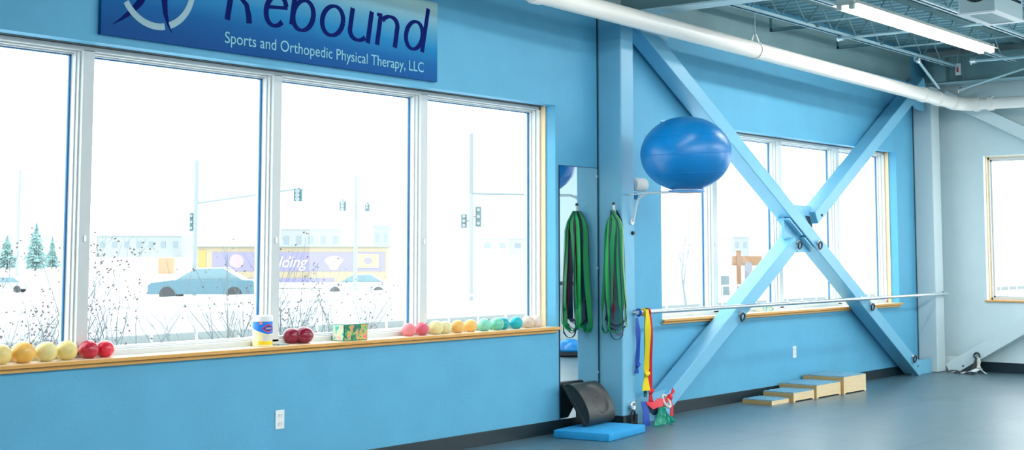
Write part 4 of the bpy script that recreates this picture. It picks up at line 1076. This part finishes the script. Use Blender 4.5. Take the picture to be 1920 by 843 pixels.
bare_tree(0, 0, 0, 'faint bare branches outside the end wall window', 43, m='o_bark2', p=Vector((24, -1.8, -.5)), h=4.2, tr=.04, name='bare_tree', levels=4, spread=.6)

def car(u, v, wpx, label, m, flip=1, seed=0):
    """saloon seen from the side, built along the photo's right direction"""
    p = ground(u, v); k = px(p); L = wpx*k; X = RIGHT.copy()*flip; Y = Vector((-X.y, X.x, 0)); s_ = L/4.6
    rt = thing('parked_car', label, 'car', p, 'parked cars outside')
    def Q(x, y, z): return p+X*(x*s_)+Y*(y*s_)+Vector((0, 0, z*s_))
    body = [(-2.3, .35), (-2.3, .75), (-2.15, .85), (-1.2, .97), (1.4, 1.0), (2.2, .95), (2.3, .7), (2.3, .35)]
    b = MB(); b.prism([Q(x, -.85, z) for x, z in body], Y*1.7*s_); o = b.build('body', m, rt); md = o.modifiers.new('b', 'BEVEL'); md.width = .05*s_; md.segments = 3
    cab = [(-1.15, .96), (-.35, 1.42), (.9, 1.45), (1.7, .98)]
    b = MB(); b.prism([Q(x, -.72, z) for x, z in cab], Y*1.44*s_); b.build('cabin_glass', 'o_glass', rt)
    b = MB(); b.prism([Q(x, -.70, z) for x, z in ((-.40, 1.41), (-.3, 1.47), (.85, 1.49), (.95, 1.44))], Y*1.40*s_); b.build('car_roof', 'o_wht' if m == 'o_navy' else m, rt)
    for x in (-1.45, 1.4):
        b = MB()
        for yy in (-.86, .66):
            c0 = Q(x, yy, .34); b.tube([c0, c0+Y*.2*s_], .34*s_, 20)
        b.build('car_wheel', 'black', rt)
car(385, 566, 200, 'navy parked car with snowy roof outside, behind the shrub', 'o_navy')
car(672, 556, 130, 'white parked car outside in front of the painted trailer', 'o_wht')
car(10, 548, 90, 'white parked car at the photo edge', 'o_wht')

# painted trailer
def trailer():
    p0 = ground(365, 541); p1 = ground(727, 541); k = px(p0); X = (p1-p0); L = X.length; X.normalize(); Y = Vector((-X.y, X.x, 0)); h = 78*k
    rt = thing('banner_trailer', 'long parked trailer with purple and cream painted side outside', 'trailer', (p0+p1)/2)
    def Q(x, y, z): return p0+X*x+Y*y+Vector((0, 0, z))
    def slab(x0, x1, z0, z1, y0, y1, name, m, par=rt): 
        b = MB(); b.prism([Q(x0, y0, z0), Q(x1, y0, z0), Q(x1, y0, z1), Q(x0, y0, z1)], Y*(y1-y0)); return b.build(name, m, par)
    slab(0, L, .35, h, 0, 2.2, 'trailer_body', 'o_cream'); slab(-.2, L+.2, h, h+.07, -.15, 2.3, 'roof_rail', 'o_pole')
    slab(.02*L, .055*L, h*.45, h*.93, -.03, 0, 'yellow_panel', mat('panel_yellow', (.35, .24, .06), .6))
    slab(.09*L, L*.985, h*.42, h*.88, -.03, 0, 'purple_panel', 'o_purple'); slab(0, L*.72, h*.02+.3, h*.10+.35, -.03, 0, 'lower_stripe', 'o_purple')
    slab(.84*L, .955*L, h*.50, h*.84, -.06, -.03, 'cream_card', 'o_cream')
    b = MB(); c0 = Q(.897*L, -.07, h*.67); b.prism([c0+X*.22*math.cos(a)+Vector((0, 0, .17*math.sin(a))) for a in [2*PI*i/16 for i in range(16)]], Y*.01); b.build('card_emblem', 'o_purple', rt)
    b = MB(); c0 = Q(.215*L, -.04, h*.66); b.prism([c0+X*.40*math.cos(a)+Vector((0, 0, .38*math.sin(a))) for a in [2*PI*i/20 for i in range(20)]], Y*.01); c0 = Q(.72*L, -.04, h*.62); b.prism([c0+X*.45*math.cos(a)*(1+.3*math.sin(3*a))+Vector((0, 0, .40*math.sin(a))) for a in [2*PI*i/20 for i in range(20)]], Y*.01); b.build('painted_shape', mat('panel_pinkish', (.32, .24, .24), .6), rt)
    text_mesh('Building', .85, 'white', rt, Q(.335*L, -.05, h*.52), X, (0, 0, 1), 'painted_lettering', shear=.3, width=L*.25)
    for x in (.2*L, .8*L):
        b = MB(); b.tube([Q(x, .1, .3), Q(x, .4, .3)], .3, 16); b.build('trailer_wheel', 'black', rt)
trailer()
# tan crate sign
p = ground(312, 513); k = px(p); b = MB(); b.obox(p+Vector((0, 0, 15*k)), RIGHT*14*k, Vector((-RIGHT.y, RIGHT.x, 0))*8*k, (0, 0, 15*k)); tag(b.build('wooden_crate', 'o_brick'), 'tan wooden crate standing outside beyond the navy car', 'crate')

def signal(u, v, w, h, depth, label, arm):
    d = fwd()*F_PX+RIGHT*(u-CX)-UP*(v-CY); p = CAM+d*(depth/F_PX); k = depth/F_PX
    rt = thing('traffic_signal', label, 'traffic light', p, 'traffic lights over the street')
    Y = Vector((-RIGHT.y, RIGHT.x, 0)); b = MB(); b.obox(p, RIGHT*w*k/2, Y*.15, (0, 0, h*k/2), .02); b.build('signal_housing', 'o_sig', rt)
    n = 3 if h > 15 else 2
    for i in range(n):
        q = MB(); c0 = p+Vector((0, 0, h*k*(.33-.33*i)))-Y*.17; q.tube([c0, c0-Y*.10], w*k*.28, 14); q.build('signal_lens', 'o_pole', rt)
    q = MB(); e = wpt(arm[0], arm[1], depth)
    if arm[0] != u: o_ = wpt(*POLES[arm[0]]); e = Vector((o_.x, o_.y, e.z))
    q.tube([p+Vector((0, 0, h*k*.45)) if arm[0] == u else p, e], .04, 6); q.build('signal_bracket', 'o_pole', rt)
def wpt(u, v, depth): return CAM+(fwd()*F_PX+RIGHT*(u-CX)-UP*(v-CY))*(depth/F_PX)
POLES = {369: (369, 300, 60), 884: (884, 250, 58)}
def on_pole(k_, v): o_ = wpt(*POLES[k_]); return Vector((o_.x, o_.y, wpt(k_, v, POLES[k_][2]).z))
for a in ((559, 366, 15, 22, 60, 'traffic light hanging highest over the street past the second mullion', (559, 353)), (643, 386, 12, 18, 60, 'traffic light in the middle of the hanging trio', (643, 374)), (689, 389, 8, 14, 60, 'small traffic light farthest along the span wire', (689, 379)),
          (361, 416, 9, 34, 60, 'tall traffic light on the mast seen in the second pane', (369, 416)), (870, 414, 11, 26, 58, 'traffic light on the mast in the last near pane, the shorter of the pair', (884, 414)), (897, 406, 11, 38, 58, 'taller traffic light on the mast in the last near pane', (884, 406))): signal(*a)
def wire(name, pts, r, label, cat, m='o_pole', group=None):
    b = MB(); b.tube(pts, r, 8); tag(b.build(name, m), label, cat, group)
wire('street_pole', [wpt(668, 330, 61), wpt(668, 336, 61), ground(668, 541)+Vector((0,0,0))][:1]+[Vector((wpt(668, 330, 61).x, wpt(668, 330, 61).y, -.5))], .08, 'slim street pole between the hanging traffic lights', 'pole', group='street poles')
q0 = wpt(369, 300, 60); wire('street_pole', [q0, Vector((q0.x, q0.y, -.5))], .10, 'tall street pole carrying the mast arm in the second pane', 'pole', group='street poles')
q0 = wpt(884, 250, 58); wire('street_pole', [q0, Vector((q0.x, q0.y, -.5))], .09, 'street pole carrying the mast arm in the last near pane', 'pole', group='street poles')
q0 = wpt(38, 318, 80); wire('street_pole', [q0, Vector((q0.x, q0.y, -.5))], .08, 'faint street pole near the photo edge', 'pole', group='street poles')
wire('mast_arm', [on_pole(369, 381), wpt(430, 372, 60), wpt(500, 362, 60), wpt(562, 353, 60)], .05, 'mast arm reaching out over the street from the second pane', 'mast arm')
wire('mast_arm', [on_pole(884, 363), wpt(985, 364, 58)], .05, 'mast arm in the last near pane', 'mast arm')
wire('span_wire', [wpt(562, 353, 60), wpt(610, 370, 60), wpt(643, 374, 60), wpt(689, 379, 60), wpt(770, 392, 60)], .02, 'span wire holding the hanging traffic lights', 'wire')
# far buildings and ridge
def block(u0, u1, v0, vb, dep, m, label, name='outside_building'):
    a = ground(u0, vb); c_ = ground(u1, vb); k = px(a); Y = Vector((-RIGHT.y, RIGHT.x, 0)); rt = thing(name, label, 'building', (a+c_)/2, 'low buildings beyond the street')
    b = MB(); b.prism([a, c_, c_+Vector((0, 0, (vb-v0)*k)), a+Vector((0, 0, (vb-v0)*k))], Y*dep); b.build('walls', m, rt)
    b = MB(); b.prism([a+Vector((0, 0, (vb-v0)*k))-Y*.3, c_+Vector((0, 0, (vb-v0)*k))-Y*.3, c_+Vector((0, 0, (vb-v0+2)*k))-Y*.3, a+Vector((0, 0, (vb-v0+2)*k))-Y*.3], Y*(dep+.6)); b.build('roof_edge', 'o_pole', rt)
    b = MB(); n = max(2, int((u1-u0)/22)); X = (c_-a)
    for i in range(n): 
        q = a+X*((i+.3)/n)+Vector((0, 0, (vb-v0)*k*.45)); e = X*(.4/n); b.prism([q, q+e, q+e+Vector((0, 0, (vb-v0)*k*.3)), q+Vector((0, 0, (vb-v0)*k*.3))], -Y*.1)
    b.build('window_row', mat('pane_pale', (.14, .18, .20), .3), rt)
block(180, 340, 443, 482, 20, mat('block_pale_a', (0.22, 0.24, 0.24), .8), 'long low building far beyond the bare trees')
block(525, 640, 430, 480, 20, mat('block_pale_b', (0.21, 0.23, 0.23), .8), 'wide low building beyond the trailer')
block(700, 730, 424, 478, 15, mat('block_pale_c', (0.19, 0.22, 0.23), .8), 'small building beside the lone spruce')
block(900, 985, 448, 478, 20, mat('block_pale_d', (0.24, 0.25, 0.26), .8), 'low building in the last near pane')
block(1375, 1405, 445, 480, 12, mat('block_pale_e', (0.21, 0.23, 0.26), .8), 'small bluish building outside the far window')
# red-orange entrance sign outside the far window, with its post
p = ground(1398, 560); k = px(p); Y = Vector((-RIGHT.y, RIGHT.x, 0)); rt = thing('entrance_sign', 'orange and white upright sign standing outside the far window', 'sign', p)
b = MB(); b.obox(p+RIGHT*-12*k+Vector((0, 0, 45*k)), RIGHT*4*k, Y*4*k, (0, 0, 45*k)); b.build('post', mat('sign_orange', (.22, .12, .06), .7), rt)
b = MB(); b.prism([p+RIGHT*x*k+Vector((0, 0, z*k)) for x, z in ((-24, 62), (32, 62), (32, 80), (-24, 80))], Y*.2); b.build('header', mat('sign_orange_b', (.26, .15, .08), .7), rt)
b = MB(); b.obox(p+RIGHT*6*k+Vector((0, 0, 34*k)), RIGHT*7*k, Y*2*k, (0, 0, 34*k)); b.build('white_post', mat('sign_white', (.19, .19, .22), .7), rt)
b = MB(); b.obox(p+RIGHT*-38*k+Vector((0, 0, 25*k)), RIGHT*8*k, Y*1*k, (0, 0, 18*k)); b.build('notice_board', mat('sign_bluish', (.15, .20, .22), .7), rt)
# low kerb lines / snowy wall crossing the lawn
for i, (y_, z_, lb) in enumerate(((11.5, -.32, 'low snowy kerb wall nearer the building'), (18.6, -.33, 'low snowy kerb wall farther from the building'))):
    b = MB(); b.box((-10, y_, -.5), (80, y_+.25, z_)); rt = b.build('kerb_wall', mat('kerb_concrete', (.19, .22, .22), .9)); tag(rt, lb, 'kerb', 'kerb walls outside')
b = MB(); b.box((-60, 20.0, -.499), (200, 30.0, -.49)); struct(b.build('road_outside', 'o_road', origin=(0, 25, -.499)))
b = MB()
for i in range(60):
    x_ = 15+i*1.2
    b.tube([(x_, 17.5, -.5), (x_, 17.5, .35)], .03, 6)
b.box((14, 17.48, .30), (88, 17.52, .36)); b.box((14, 17.48, -.15), (88, 17.52, -.10))
tag(b.build('rail_fence', mat('fence_white', (.36, .38, .38), .7)), 'white rail fence outside along the street', 'fence')
